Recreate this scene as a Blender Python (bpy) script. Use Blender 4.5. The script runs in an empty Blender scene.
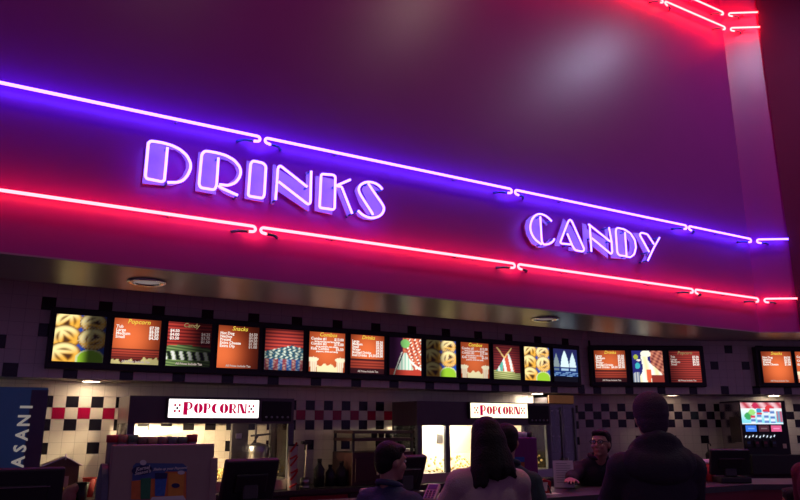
import bpy, bmesh, math, random
import numpy as np
from mathutils import Vector, Matrix, Euler
random.seed(7)
COL = bpy.context.scene.collection
PI = math.pi
sc = bpy.context.scene

# ------------------------------------------------------------------ camera
F = 710.0; PITCH = math.radians(13.85); YAW = math.radians(30.46); EYE = 1.55
FW = np.array([math.sin(YAW)*math.cos(PITCH), math.cos(YAW)*math.cos(PITCH), math.sin(PITCH)])
RT = np.array([math.cos(YAW), -math.sin(YAW), 0.0]); UP = np.cross(RT, FW)
FH = np.array([math.sin(YAW), math.cos(YAW), 0.0])
CAM = np.array([0, 0, EYE])
cd = bpy.data.cameras.new('camera'); cd.sensor_width = 36.0; cd.lens = F/800*36
cam = bpy.data.objects.new('camera', cd); COL.objects.link(cam)
cam.location = (0, 0, EYE); cam.rotation_euler = (PI/2+PITCH, 0, -YAW)
cd.clip_start = .05
sc.camera = cam
sc.view_settings.view_transform = 'Standard'; sc.view_settings.look = 'None'
sc.view_settings.gamma = 1; sc.view_settings.use_curve_mapping = False
sc.view_settings.exposure = 0.0

def ray(x, y): return RT*(x-400)/F + UP*(250-y)/F + FW
def onY(x, y, Y): d = ray(x, y); return CAM + d*Y/d[1]
def onZ(x, y, Z): d = ray(x, y); return CAM + d*(Z-EYE)/d[2]
def onP(x, y, P, n): d = ray(x, y); return CAM + d*((np.array(P)-CAM) @ np.array(n))/(d @ np.array(n))
def at(x, y, z): d = ray(x, y); return CAM + d*z/(d @ FH)      # point at horizontal distance z along the view

# ------------------------------------------------------------------ materials
def lin(h):
    if isinstance(h, str):
        c = [int(h[i:i+2], 16)/255 for i in (0, 2, 4)]
        return tuple(x/12.92 if x <= .04045 else ((x+.055)/1.055)**2.4 for x in c)
    return tuple(h)
MATS = {}
def mat(name, color, rough=.6, metal=0., noise=.12, nscale=9., bump=0., bscale=60., emit=None, estr=1., spec=.5, alpha=None):
    if name in MATS: return MATS[name]
    m = bpy.data.materials.new(name); m.use_nodes = True
    nt = m.node_tree; b = nt.nodes['Principled BSDF']; c = lin(color)
    b.inputs['Roughness'].default_value = rough; b.inputs['Metallic'].default_value = metal
    b.inputs['Specular IOR Level'].default_value = spec
    tc = nt.nodes.new('ShaderNodeTexCoord')
    nz = nt.nodes.new('ShaderNodeTexNoise'); nz.inputs['Scale'].default_value = nscale; nz.inputs['Detail'].default_value = 4
    nt.links.new(tc.outputs['Object'], nz.inputs['Vector'])
    rp = nt.nodes.new('ShaderNodeMixRGB'); rp.blend_type = 'MIX'
    rp.inputs[1].default_value = (*[x*(1-noise) for x in c], 1); rp.inputs[2].default_value = (*[min(1, x*(1+noise)) for x in c], 1)
    nt.links.new(nz.outputs['Fac'], rp.inputs[0]); nt.links.new(rp.outputs[0], b.inputs['Base Color'])
    if bump:
        n2 = nt.nodes.new('ShaderNodeTexNoise'); n2.inputs['Scale'].default_value = bscale; n2.inputs['Detail'].default_value = 3
        nt.links.new(tc.outputs['Object'], n2.inputs['Vector'])
        bp = nt.nodes.new('ShaderNodeBump'); bp.inputs['Strength'].default_value = bump; bp.inputs['Distance'].default_value = .01
        nt.links.new(n2.outputs['Fac'], bp.inputs['Height']); nt.links.new(bp.outputs[0], b.inputs['Normal'])
    if emit is not None:
        b.inputs['Emission Color'].default_value = (*lin(emit), 1); b.inputs['Emission Strength'].default_value = estr
    MATS[name] = m; return m
def emi(name, color, s=1.):
    if name in MATS: return MATS[name]
    m = bpy.data.materials.new(name); m.use_nodes = True; nt = m.node_tree
    nt.nodes.clear(); o = nt.nodes.new('ShaderNodeOutputMaterial'); e = nt.nodes.new('ShaderNodeEmission')
    e.inputs[0].default_value = (*lin(color), 1); e.inputs[1].default_value = s
    nt.links.new(e.outputs[0], o.inputs[0]); MATS[name] = m; return m
def glass(name, tint=(1, 1, 1), gl=.10, rough=.05):
    if name in MATS: return MATS[name]
    m = bpy.data.materials.new(name); m.use_nodes = True; nt = m.node_tree; nt.nodes.clear()
    o = nt.nodes.new('ShaderNodeOutputMaterial'); t = nt.nodes.new('ShaderNodeBsdfTransparent'); g = nt.nodes.new('ShaderNodeBsdfGlossy')
    t.inputs[0].default_value = (*tint, 1); g.inputs['Roughness'].default_value = rough
    fr = nt.nodes.new('ShaderNodeFresnel'); fr.inputs[0].default_value = 1.45
    mx = nt.nodes.new('ShaderNodeMixShader'); nt.links.new(fr.outputs[0], mx.inputs[0])
    nt.links.new(t.outputs[0], mx.inputs[1]); nt.links.new(g.outputs[0], mx.inputs[2]); nt.links.new(mx.outputs[0], o.inputs[0])
    MATS[name] = m; return m
def vcol_emission(name, s):
    if name in MATS: return MATS[name]
    m = bpy.data.materials.new(name); m.use_nodes = True; nt = m.node_tree; nt.nodes.clear()
    o = nt.nodes.new('ShaderNodeOutputMaterial'); e = nt.nodes.new('ShaderNodeEmission'); a = nt.nodes.new('ShaderNodeAttribute'); a.attribute_name = 'picture'
    g = nt.nodes.new('ShaderNodeBsdfGlossy'); g.inputs['Roughness'].default_value = .25; g.inputs[0].default_value = (.03, .03, .03, 1)
    ad = nt.nodes.new('ShaderNodeAddShader')
    e.inputs[1].default_value = s
    nt.links.new(a.outputs['Color'], e.inputs[0]); nt.links.new(e.outputs[0], ad.inputs[0]); nt.links.new(g.outputs[0], ad.inputs[1]); nt.links.new(ad.outputs[0], o.inputs[0])
    MATS[name] = m; return m

# ------------------------------------------------------------------ objects
def link(name, me, m=None, parent=None):
    o = bpy.data.objects.new(name, me); COL.objects.link(o)
    if m is not None and me is not None:
        for x in (m if isinstance(m, (list, tuple)) else [m]): me.materials.append(x)
    if parent is not None: o.parent = parent
    return o
def obj(name, bm, m, parent=None, smooth=False):
    me = bpy.data.meshes.new(name)
    bmesh.ops.recalc_face_normals(bm, faces=bm.faces[:])
    bm.to_mesh(me); bm.free()
    if smooth: me.shade_smooth()
    return link(name, me, m, parent)
def tag(o, label, cat, group=None):
    o['label'] = label; o['category'] = cat
    if group: o['group'] = group
    return o
def thing(name, label, cat, loc=(0, 0, 0), rz=0., group=None):
    o = bpy.data.objects.new(name, None); COL.objects.link(o); o.location = tuple(loc); o.rotation_euler = (0, 0, rz)
    return tag(o, label, cat, group)
def struct(o): o['kind'] = 'structure'; return o
def nb(): return bmesh.new()
def box(bm, x0, x1, y0, y1, z0, z1, M=None, bev=0.):
    r = bmesh.ops.create_cube(bm, size=1)
    vs = r['verts']
    bmesh.ops.scale(bm, vec=(abs(x1-x0), abs(y1-y0), abs(z1-z0)), verts=vs)
    bmesh.ops.translate(bm, vec=((x0+x1)/2, (y0+y1)/2, (z0+z1)/2), verts=vs)
    if bev:
        es = list({e for v in vs for e in v.link_edges})
        r = bmesh.ops.bevel(bm, geom=es, offset=bev, segments=2, affect='EDGES', profile=.5)
        vs = list({v for f in r['faces'] for v in f.verts} | {v for v in vs if v.is_valid})
    if M is not None: bmesh.ops.transform(bm, matrix=M, verts=vs)
    return vs
def prism(bm, pts, z0, z1):
    a = [bm.verts.new((p[0], p[1], z0)) for p in pts]; b = [bm.verts.new((p[0], p[1], z1)) for p in pts]
    n = len(pts)
    bm.faces.new(a[::-1]); bm.faces.new(b)
    for i in range(n): bm.faces.new((a[i], a[(i+1) % n], b[(i+1) % n], b[i]))
def extr(bm, pts3, vec):     # closed polygon in space pushed along vec
    a = [bm.verts.new(tuple(p)) for p in pts3]; b = [bm.verts.new(tuple(np.array(p)+np.array(vec))) for p in pts3]
    n = len(a)
    f1 = bm.faces.new(a); f2 = bm.faces.new(b[::-1])
    for i in range(n): bm.faces.new((a[i], b[i], b[(i+1) % n], a[(i+1) % n]))
def tube(bm, pts, r, seg=10, closed=False, r1=None):
    P = [Vector(tuple(p)) for p in pts]; n = len(P); rings = []
    nrm = None
    for i in range(n):
        if closed: t = (P[(i+1) % n]-P[i-1])
        else: t = (P[min(i+1, n-1)]-P[max(i-1, 0)])
        t.normalize()
        if nrm is None:
            h = Vector((0, 0, 1)) if abs(t.z) < .9 else Vector((0, 1, 0))
            nrm = t.cross(h).normalized()
        else:
            nrm = (nrm - t*nrm.dot(t)).normalized()
        bn = t.cross(nrm)
        rr = r if r1 is None else r+(r1-r)*i/max(1, n-1)
        rings.append([bm.verts.new(P[i]+(nrm*math.cos(2*PI*k/seg)+bn*math.sin(2*PI*k/seg))*rr) for k in range(seg)])
    for i in range(n if closed else n-1):
        A, B = rings[i], rings[(i+1) % n]
        for k in range(seg): bm.faces.new((A[k], A[(k+1) % seg], B[(k+1) % seg], B[k]))
    if not closed:
        bm.faces.new(rings[0][::-1]); bm.faces.new(rings[-1])
def smooth_path(pts, rad=.03, k=4):
    P = [np.array(p, float) for p in pts]; out = [P[0]]
    for i in range(1, len(P)-1):
        a = P[i-1]-P[i]; b = P[i+1]-P[i]; la, lb = np.linalg.norm(a), np.linalg.norm(b)
        r = min(rad, .45*la, .45*lb); p0 = P[i]+a/la*r; p2 = P[i]+b/lb*r
        for j in range(k+1):
            t = j/k; out.append((1-t)**2*p0+2*t*(1-t)*P[i]+t*t*p2)
    out.append(P[-1]); return out
def catmull(pts, k=5, closed=False):
    P = [np.array(p, float) for p in pts]; n = len(P); out = []
    for i in range(n if closed else n-1):
        p0 = P[i-1] if (closed or i > 0) else 2*P[0]-P[1]
        p1 = P[i]; p2 = P[(i+1) % n]; p3 = P[(i+2) % n] if (closed or i+2 < n) else 2*P[-1]-P[-2]
        for j in range(k):
            t = j/k; out.append(.5*((2*p1)+(-p0+p2)*t+(2*p0-5*p1+4*p2-p3)*t*t+(-p0+3*p1-3*p2+p3)*t**3))
    if not closed: out.append(P[-1])
    return out
def lathe(bm, prof, seg=20, loc=(0, 0, 0), M=None, cap=True):
    rings = []; vs = []
    for r, z in prof:
        ring = [bm.verts.new((loc[0]+r*math.cos(2*PI*k/seg), loc[1]+r*math.sin(2*PI*k/seg), loc[2]+z)) for k in range(seg)]
        rings.append(ring); vs += ring
    for A, B in zip(rings, rings[1:]):
        for k in range(seg): bm.faces.new((A[k], A[(k+1) % seg], B[(k+1) % seg], B[k]))
    if cap:
        bm.faces.new(rings[0][::-1]); bm.faces.new(rings[-1])
    if M is not None: bmesh.ops.transform(bm, matrix=M, verts=vs)
def frame_mat(o, ux, uy, uz):
    M = Matrix(((ux[0], uy[0], uz[0], o[0]), (ux[1], uy[1], uz[1], o[1]), (ux[2], uy[2], uz[2], o[2]), (0, 0, 0, 1)))
    return M
_tmp = []
def text_mesh(lines, M, depth=.002):
    """lines: (string, x, y, size, shear, align, weight); laid in the local x/y plane, then moved by M. Returns one mesh"""
    bm = bmesh.new()
    for (s, x, y, size, shear, al, wt) in lines:
        cu = bpy.data.curves.new('t', 'FONT'); cu.body = s; cu.size = size; cu.shear = shear; cu.align_x = al
        cu.extrude = depth/2; cu.offset = wt; cu.resolution_u = 2
        o = bpy.data.objects.new('t', cu); COL.objects.link(o)
        bpy.context.view_layer.update()
        me = bpy.data.meshes.new_from_object(o.evaluated_get(bpy.context.evaluated_depsgraph_get()))
        me.transform(M @ Matrix.Translation((x, y, 0)))
        bm.from_mesh(me)
        bpy.data.objects.remove(o); bpy.data.curves.remove(cu); bpy.data.meshes.remove(me)
    me = bpy.data.meshes.new('lettering'); bm.to_mesh(me); bm.free(); return me
# ------------------------------------------------------------------ soft bodies
def capsule(bm, a, b, ra, rb, seg=12):
    a = Vector(a); b = Vector(b); t = (b-a); L = t.length
    if L < 1e-6: return
    t /= L; h = Vector((0, 0, 1)) if abs(t.z) < .9 else Vector((1, 0, 0)); u = t.cross(h).normalized(); v = t.cross(u)
    prof = [(-ra*math.cos(q), ra*math.sin(q)) for q in (0.15, .55, 1.05)] + [(0, ra), (L*.5, (ra+rb)/2), (L, rb)] + [(L+rb*math.cos(q), rb*math.sin(q)) for q in (1.05, .55, .15)]
    rings = [[bm.verts.new(a+t*d+(u*math.cos(2*PI*k/seg)+v*math.sin(2*PI*k/seg))*r) for k in range(seg)] for d, r in prof]
    for A, B in zip(rings, rings[1:]):
        for k in range(seg): bm.faces.new((A[k], A[(k+1) % seg], B[(k+1) % seg], B[k]))
    bm.faces.new(rings[0][::-1]); bm.faces.new(rings[-1])
def ell(bm, c, r, M=None):
    q = bmesh.ops.create_icosphere(bm, subdivisions=3, radius=1)['verts']
    bmesh.ops.scale(bm, vec=r, verts=q)
    if M is not None: bmesh.ops.transform(bm, matrix=M.to_4x4(), verts=q)
    bmesh.ops.translate(bm, vec=c, verts=q)
def blob(name, bm, m, parent=None, voxel=.01, it=4):
    bmesh.ops.recalc_face_normals(bm, faces=bm.faces[:])
    me = bpy.data.meshes.new('b'); bm.to_mesh(me); bm.free()
    o = bpy.data.objects.new('b', me); COL.objects.link(o)
    r = o.modifiers.new('r', 'REMESH'); r.mode = 'VOXEL'; r.voxel_size = voxel; r.use_smooth_shade = True
    s = o.modifiers.new('s', 'SMOOTH'); s.factor = .5; s.iterations = it
    bpy.context.view_layer.update()
    me2 = bpy.data.meshes.new_from_object(o.evaluated_get(bpy.context.evaluated_depsgraph_get()))
    bpy.data.objects.remove(o); bpy.data.meshes.remove(me); me2.materials.clear(); me2.name = name
    me2.shade_smooth()
    return link(name, me2, m, parent)

# ================================================================== materials in use
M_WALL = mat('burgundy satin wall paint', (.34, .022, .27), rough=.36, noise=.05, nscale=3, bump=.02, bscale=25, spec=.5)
M_UNDER = mat('satin beige soffit paint', (.30, .25, .30), rough=.36, metal=.25, noise=.05, nscale=2)
M_DARKCEIL = mat('dark recess paint', (.03, .025, .03), rough=.8)
M_CEIL = mat('charcoal lobby ceiling paint', (.05, .035, .05), rough=.9)
M_FLOOR = mat('dark patterned carpet', (.05, .02, .035), rough=.95, noise=.5, nscale=30, bump=.3, bscale=200)
M_GROUT = mat('grey grout', (.50, .45, .40), rough=.9)
M_TW = mat('white glazed tile', (.74, .68, .60), rough=.18, noise=.03)
M_TB = mat('black glazed tile', (.012, .011, .014), rough=.2, noise=.1)
M_TR = mat('red glazed tile', (.36, .004, .045), rough=.2, noise=.06)
M_BLK = mat('black plastic', (.012, .011, .014), rough=.38, bump=.05, bscale=300)
M_BLK2 = mat('matt black plastic', (.010, .009, .012), rough=.6, bump=.05, bscale=300)
M_HOUSE = mat('dark grey board casing', (.018, .014, .022), rough=.45)
M_STEEL = mat('brushed stainless steel', (.55, .55, .56), rough=.3, metal=1., noise=.08, nscale=40)
M_DSTEEL = mat('dark powder coated steel', (.05, .045, .05), rough=.4, metal=.3)
M_BROWN = mat('brown grey laminate', (.32, .23, .20), rough=.5)
M_RED = mat('red counter laminate', (.30, .012, .03), rough=.35, noise=.05)
M_STONE = mat('dark speckled stone', (.05, .045, .05), rough=.5, noise=.6, nscale=120)
M_CHROME = mat('chrome', (.8, .8, .8), rough=.12, metal=1.)
M_SIGNRED = mat('crimson sign vinyl', (.62, .0, .07), rough=.5, emit=(.62, .0, .07), estr=.75)
M_GLASS = glass('clear glass', (.93, .94, .93))
M_SMOKE = glass('smoky acrylic', (.42, .36, .36))
M_PAPER = mat('white paper', (.72, .70, .68), rough=.8, noise=.04)
M_CARD = mat('cardboard brown', (.20, .11, .07), rough=.85)
M_LETTER = mat('pale lilac painted metal', (.62, .48, .66), rough=.4, noise=.10, nscale=25)
M_SKIN = mat('skin medium', (.42, .22, .15), rough=.5, noise=.06)
M_SKIN2 = mat('skin light', (.55, .32, .23), rough=.5, noise=.06)
M_HAIR = mat('dark brown hair', (.010, .007, .007), rough=.65, noise=.4, nscale=60, bump=.6, bscale=90, spec=.25)
M_EYE = mat('eye white', (.6, .58, .55), rough=.2)
# gas discharge tubes
VIO = (2.0, .80, 29.0); RDC = (19.0, .82, 1.0)
M_VIO = emi('violet neon', VIO, 1.0)
M_VIOL = emi('violet letter neon', (1.7, .85, 11.0), 1.0)
M_RDN = emi('red neon', RDC, 1.0)
M_RDN2 = emi('red neon high', (72.0, .92, .95), 1.0)
M_ELEC = mat('tinted glass electrode', (.05, .20, .30), rough=.2)
M_SUP = mat('glass tube support', (.35, .30, .4), rough=.2)

# ================================================================== bulkhead, walls, ceilings
BY = 5.27; CX = 8.22; SOF = 2.65; T34 = math.radians(34)
fdir = np.array([math.cos(T34), -math.sin(T34)])
def P2(*a): return np.array(a, float)
c0 = P2(-4.5, BY); c1 = P2(CX, BY); c2 = c1 + fdir*.49; cq = c2*.997; c3 = cq + fdir*3.0
top = 7.5
bm = nb(); prism(bm, [c0, c1, c1+P2(.28, .93), P2(-4.5, BY+.93)], SOF+.012, top); struct(obj('wall_front', bm, M_WALL))
bm = nb(); prism(bm, [c1, c2+fdir*.5, c2+P2(.9, .5), c1+P2(.28, .93)], SOF+.012, top); struct(obj('wall_facet', bm, M_WALL))
bm = nb(); prism(bm, [cq, c3, c3+P2(.25, .4), cq+P2(.30, .10)], SOF+.012, top); struct(obj('wall_right', bm, mat('shade-darkened plum wall paint', (.14, .010, .06), rough=.75, noise=.05, nscale=3, spec=.12)))  # wall colour darkened to stand in for the neon light it misses
d1 = P2(8.50, BY+.93); d2 = d1 + fdir*2.4
bm = nb(); prism(bm, [c0, c1, c2+P2(-.02, .014), cq, c3, c3+P2(.9, 1.4), d2, d1, P2(-4.5, BY+.93)], SOF, SOF+.012); struct(obj('trim_1', bm, M_UNDER))
bm = nb(); box(bm, -5, 13, 5.3, 9.5, 2.80, 2.9); struct(obj('ceiling_counter', bm, M_DARKCEIL))
bm = nb(); box(bm, -5, 10.5, -4, 6.4, top, top+.1); struct(obj('ceiling', bm, M_CEIL))
bm = nb(); box(bm, -6, 14, -5, 9.5, -.1, 0); struct(obj('floor', bm, M_FLOOR))

T27 = math.radians(27); gd = np.array([math.cos(T27), -math.sin(T27)]); gn = np.array([math.sin(T27), math.cos(T27)])
MY = 6.90; MX = 7.00; KY = 7.30; KX = MX + (KY-MY)*math.tan(T27/2)
WB = 1.945      # underside of the board wall
A0, A1, A2 = P2(-3.2, MY), P2(MX, MY), P2(MX, MY)+gd*4.2
K0, K1, K2 = P2(-3.2, KY), P2(KX, KY), P2(KX, KY)+gd*4.2
bm = nb(); prism(bm, [A0, A1, K1, K0], WB, 2.80); w_b = struct(obj('wall_upper', bm, M_GROUT))
bm = nb(); prism(bm, [A1, A2, K2, K1], WB, 2.80); w_bf = struct(obj('wall_upper_right', bm, M_GROUT))
e1 = P2(0, .2); e2 = gn*.2; KX2 = KX + .2*math.tan(T27/2)
bm = nb(); prism(bm, [K0, K1, P2(KX2, KY+.2), K0+e1], 0, 2.80); w_k = struct(obj('wall_back', bm, M_GROUT))
bm = nb(); prism(bm, [K1, K2, K2+e2, P2(KX2, KY+.2)], 0, 2.80); w_kf = struct(obj('wall_back_right', bm, M_GROUT))
bm = nb(); box(bm, -3.4, -3.2, 5.0, 7.5, 0, 2.8); struct(obj('wall_left', bm, M_TW))

def tiles(name, P0, u, n, s0, s1, z0, z1, T, zphase, rule, parent, Tz=None):
    """glazed tiles laid on a wall: P0 start in plan, u along, n into the wall"""
    bm = nb(); t = .004; g = .0016; Tz = Tz or T
    i0 = math.floor(s0/T); i1 = math.ceil(s1/T); k0 = math.floor((z0-zphase)/(Tz or T)); k1 = math.ceil((z1-zphase)/(Tz or T))
    for i in range(i0, i1):
        for k in range(k0, k1):
            a, b = max(i*T, s0)+g, min((i+1)*T, s1)-g; c, d = max(zphase+k*Tz, z0)+g, min(zphase+(k+1)*Tz, z1)-g
            if b-a < .006 or d-c < .006: continue
            q = []
            for (s, z, off) in ((a, c, 0), (b, c, 0), (b, d, 0), (a, d, 0)):
                p = P0+u*s; q.append(bm.verts.new((p[0]-n[0]*t, p[1]-n[1]*t, z)))
            f = bm.faces.new(q); f.material_index = rule(i, k)
            p2 = [bm.verts.new((v.co.x+n[0]*t, v.co.y+n[1]*t, v.co.z)) for v in q]
            for j in range(4):
                ff = bm.faces.new((q[j], p2[j], p2[(j+1) % 4], q[(j+1) % 4])); ff.material_index = f.material_index
    me = bpy.data.meshes.new(name); bm.to_mesh(me); bm.free()
    o = link(name, me, [M_TW, M_TB, M_TR], parent); o['kind'] = 'structure'; return o
TB = .1052
ux, ny = P2(1, 0), P2(0, 1)
# back wall: chequer band, red middle row; black diamonds below
def rule_back(i, k):
    if k == 1: return 1 if i % 2 == 0 else 0
    if k == 0: return 2 if i % 2 == 1 else 0
    if k == -1: return 1 if i % 2 == 0 else 0
    if k == -3: return 1 if i % 4 == 2 else 0
    return 0
tiles('tiling', P2(.734, KY), ux, ny, -3.9, KX-.734, .9, WB, .1079, 1.603, rule_back, w_k, .1035)
def rule_backr(i, k):
    if k == 1: return 1 if i % 2 == 0 else 0
    if k == 0: return 1 if i % 2 == 1 else 0
    if k == -1: return 1 if i % 2 == 0 else 0
    if k == -3: return 1 if i % 4 == 2 else 0
    return 0
def fpk(px, py): P = onP(px, py, (*K1, 0), (*gn, 0)); return (P[:2]-K1) @ gd
u584, u697 = fpk(584.3, 403), fpk(697.3, 403)
tiles('tiling', K1+gd*u584, gd, gn, -u584, 4.2, .9, WB, (u697-u584)/14, 1.624, rule_backr, w_kf, .1055)
TM = .117
def rule_up(i, k):
    if k == 0: return 1 if i % 4 == 0 else 0
    if k == 5: return 1 if i % 4 == 2 else 0
    if i < -1 and k in (2, 3) and (i+k) % 4 == 1: return 1
    return 0
tiles('tiling', P2(.645, MY), ux, ny, -3.8, MX-.645, WB, 2.80, TM, WB, rule_up, w_b)
def rule_upr(i, k):
    if k == 0: return 1 if i % 4 == 0 else 0
    if k == 3 and i in (15, 19): return 1
    if k == 5 and i in (17, 21): return 1
    if k == 1 and i == 17: return 0
    return 0
tiles('tiling', A1, gd, gn, 0, 4.2, WB, 2.80, .108, WB, rule_upr, w_bf)
# red wall notices seen on the edge under the boards are left plain

# lights in the underside of the board wall
def puck(p, label, power, m):
    t = thing('undermount_light', label, 'light', (p[0], p[1], WB), 0, 'lights under the menu wall')
    bm = nb(); lathe(bm, [(.075, -.012), (.085, -.012), (.085, 0), (.075, 0)], 24, cap=False); obj('rim', bm, M_STEEL, t)
    bm = nb(); lathe(bm, [(.073, -.009), (.073, -.002)], 24); obj('lens', bm, m, t)
    return t
M_WARM = emi('warm lamp', (1.0, .74, .48), 48)
M_WARM2 = emi('dim warm lamp', (1.0, .70, .50), 10)
M_WARM3 = emi('bright warm lamp', (1.0, .82, .62), 130)
def und(px, py): return onZ(px, py, WB)
pk = [(91, 383.3, 'bright round light under the menu wall by the blue drinks cooler', M_WARM),
      (537, 391.5, 'round light under the menu wall above the lit second popcorn sign', M_WARM3),
      (672, 394.6, 'dim round light under the menu wall right of the beanie', M_WARM2),
      (774, 394.8, 'round light under the menu wall above the soda dispenser', emi('soft warm lamp', (1.0, .80, .60), 45))]
for i, (px, py, lb, m) in enumerate(pk):
    if i < 2:
        X = onY(px, py, 7.1)[0]; p = (X, 7.1)
    else:
        p = onP(px, py, (*(A1+gn*.2), 0), (*gn, 0))[:2]
    puck(p, lb, 0, m)

# recessed downlights in the soffit
M_DIM = emi('dim downlight lens', (.55, .42, .42), .35)
for (px, py, lb) in ((147, 281.5, 'recessed downlight in the soffit above the first popcorn menu screen'), (545, 318.5, 'recessed downlight in the soffit above the sailing boat screen')):
    p = onZ(px, py, SOF); t = thing('soffit_downlight', lb, 'light', (p[0], p[1], SOF), 0, 'soffit downlights')
    bm = nb(); lathe(bm, [(.105, 0), (.145, 0), (.150, -.010), (.140, -.018), (.108, -.014), (.105, 0)], 32, cap=False); obj('trim_ring', bm, M_CHROME, t, True)
    bm = nb(); lathe(bm, [(.104, -.004), (.07, -.010), (.02, -.013)], 28); obj('lens', bm, M_DIM, t, True)

# ceiling downlights: right pair show sheen on the wall, left pair added to light people
M_COOL = emi('cool white downlight', (.80, .78, 1.0), 1.0)
for (x, y, s, lb) in ((8.15, 2.85, 200, 'lobby ceiling downlight nearest the right wall'), (4.78, 2.75, 70, 'lobby ceiling downlight over the queue, in line with the gap between the words'), (1.4, 2.75, 40, 'added fill downlight in the lobby ceiling before the word DRINKS'), (-2.0, 2.75, 40, 'added fill downlight furthest left in the lobby ceiling')):
    t = thing('ceiling_downlight', lb, 'light', (x, y, top), 0, 'lobby ceiling downlights')
    bm = nb(); lathe(bm, [(.17, 0), (.21, 0), (.21, -.02), (.17, -.02)], 28, cap=False); obj('rim', bm, M_STEEL, t)
    bm = nb(); lathe(bm, [(.168, -.012), (.168, -.004)], 28); obj('lens', bm, emi('downlight lens %d' % s, (.72, .74, 1.0) if s > 100 else (1.0, .78, .62), s), t)

# ================================================================== neon border tubes
fn = np.array([-fdir[1], fdir[0]])   # into the facet wall
def wallpt(s, off, z):
    """point at distance s along the bulkhead from its corner (negative = main wall), off in front of it"""
    if s <= 0: return np.array([CX+s, BY-off, z])
    p = c1 + fdir*s - fn*off; return np.array([p[0], p[1], z])
TOFF = .085
def border(name_label, s0, s1, z, m, r=.0115, hook0=True, hook1=True, group=None):
    o = thing('neon_tube', name_label, 'neon tube', (0, 0, 0), 0, group)
    mid = wallpt((s0+s1)/2, 0, z); o.location = tuple(mid); L = lambda p: np.array(p)-mid
    hk = .044
    def hook(s, d):
        # the tube turns down through half a circle and runs back towards the wall
        pts = []
        for k in range(9):
            a = PI*k/8; pts.append(wallpt(s+d*hk*.55*math.sin(a), TOFF, z-hk*.5*(1-math.cos(a))))
        pts.append(wallpt(s-d*.025, TOFF-.01, z-hk)); return pts
    path = []
    if hook0: path += hook(s0, -1)[::-1]
    else: path += [wallpt(s0, TOFF, z)]
    n = max(2, int(abs(s1-s0)/.3))
    for k in range(1, n): path.append(wallpt(s0+(s1-s0)*k/n, TOFF, z))
    path += hook(s1, 1) if hook1 else [wallpt(s1, TOFF, z)]
    bm = nb(); tube(bm, [L(p) for p in path], r, 10); obj('tube', bm, m, o, True)
    for (h, s, d) in ((hook0, s0, -1), (hook1, s1, 1)):
        if not h: continue
        bm = nb(); tube(bm, [L(p) for p in smooth_path([wallpt(s-d*.027, TOFF-.01, z-hk), wallpt(s-d*.10, TOFF-.02, z-hk), wallpt(s-d*.14, .004, z-hk)], .03)], r*1.02, 10); obj('electrode', bm, M_ELEC, o, True)
    k = max(1, int(abs(s1-s0)/.9)); 
    for q in range(k):
        s = s0+(s1-s0)*(q+.5)/k
        bm = nb(); tube(bm, [L(wallpt(s, 0.0, z)), L(wallpt(s, TOFF-.02, z))], .007, 8); tube(bm, [L(wallpt(s, TOFF-.022, z-.02)), L(wallpt(s, TOFF-.022, z+.02))], .006, 6)
        obj('support', bm, M_SUP, o, True)
    return o
sx = lambda X: X-CX
J = [-4.3, -.85, 1.76, 4.35, 6.95, 8.165]
gap = .046
VZ, RZ = 3.812, 3.058
wher = ['on the wall past the left end of the lettering', 'above the word DRINKS from the left edge', 'between the words DRINKS and CANDY', 'above the word CANDY', 'between the word CANDY and the wall corner']
wher2 = ['on the wall past the left end of the lettering', 'below the word DRINKS from the left edge', 'from below the letter I of DRINKS to the middle of the wall', 'below the word CANDY', 'short, ending at the wall corner right of CANDY']
for i in range(5):
    if i == 0: continue
    border('violet neon tube ' + wher[i], sx(J[i])+gap, sx(J[i+1])-gap, VZ, M_VIO, group='violet border neon tubes')
    border('red neon tube ' + wher2[i], sx(J[i])+gap, sx(J[i+1])-gap, RZ, M_RDN, group='red border neon tubes')
border('short violet neon tube on the angled wall past the corner', .095, .45, VZ, M_VIO, hook1=False, group='violet border neon tubes')
border('short red neon tube on the angled wall past the corner', .095, .46, RZ, M_RDN, hook1=False, group='red border neon tubes')
for z, w in ((6.775, 'lower'), (7.0, 'upper')):
    border('high %s red neon tube running up to the wall corner at the top right' % w, sx(6.93)+gap, sx(8.165)-gap, z, M_RDN2, group='red neon tubes by the ceiling')
    border('high %s red neon tube just left of the one at the wall corner' % w, sx(4.4)+gap, sx(6.93)-gap, z, M_RDN2, group='red neon tubes by the ceiling')
    border('high %s red neon tube above the word DRINKS, beyond the top of the photo' % w, sx(1.78)+gap, sx(4.4)-gap, z, M_RDN2, group='red neon tubes by the ceiling')
    border('short high %s red neon tube on the angled wall' % w, .095, .455, z, M_RDN2, hook1=False, group='red neon tubes by the ceiling')

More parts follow.
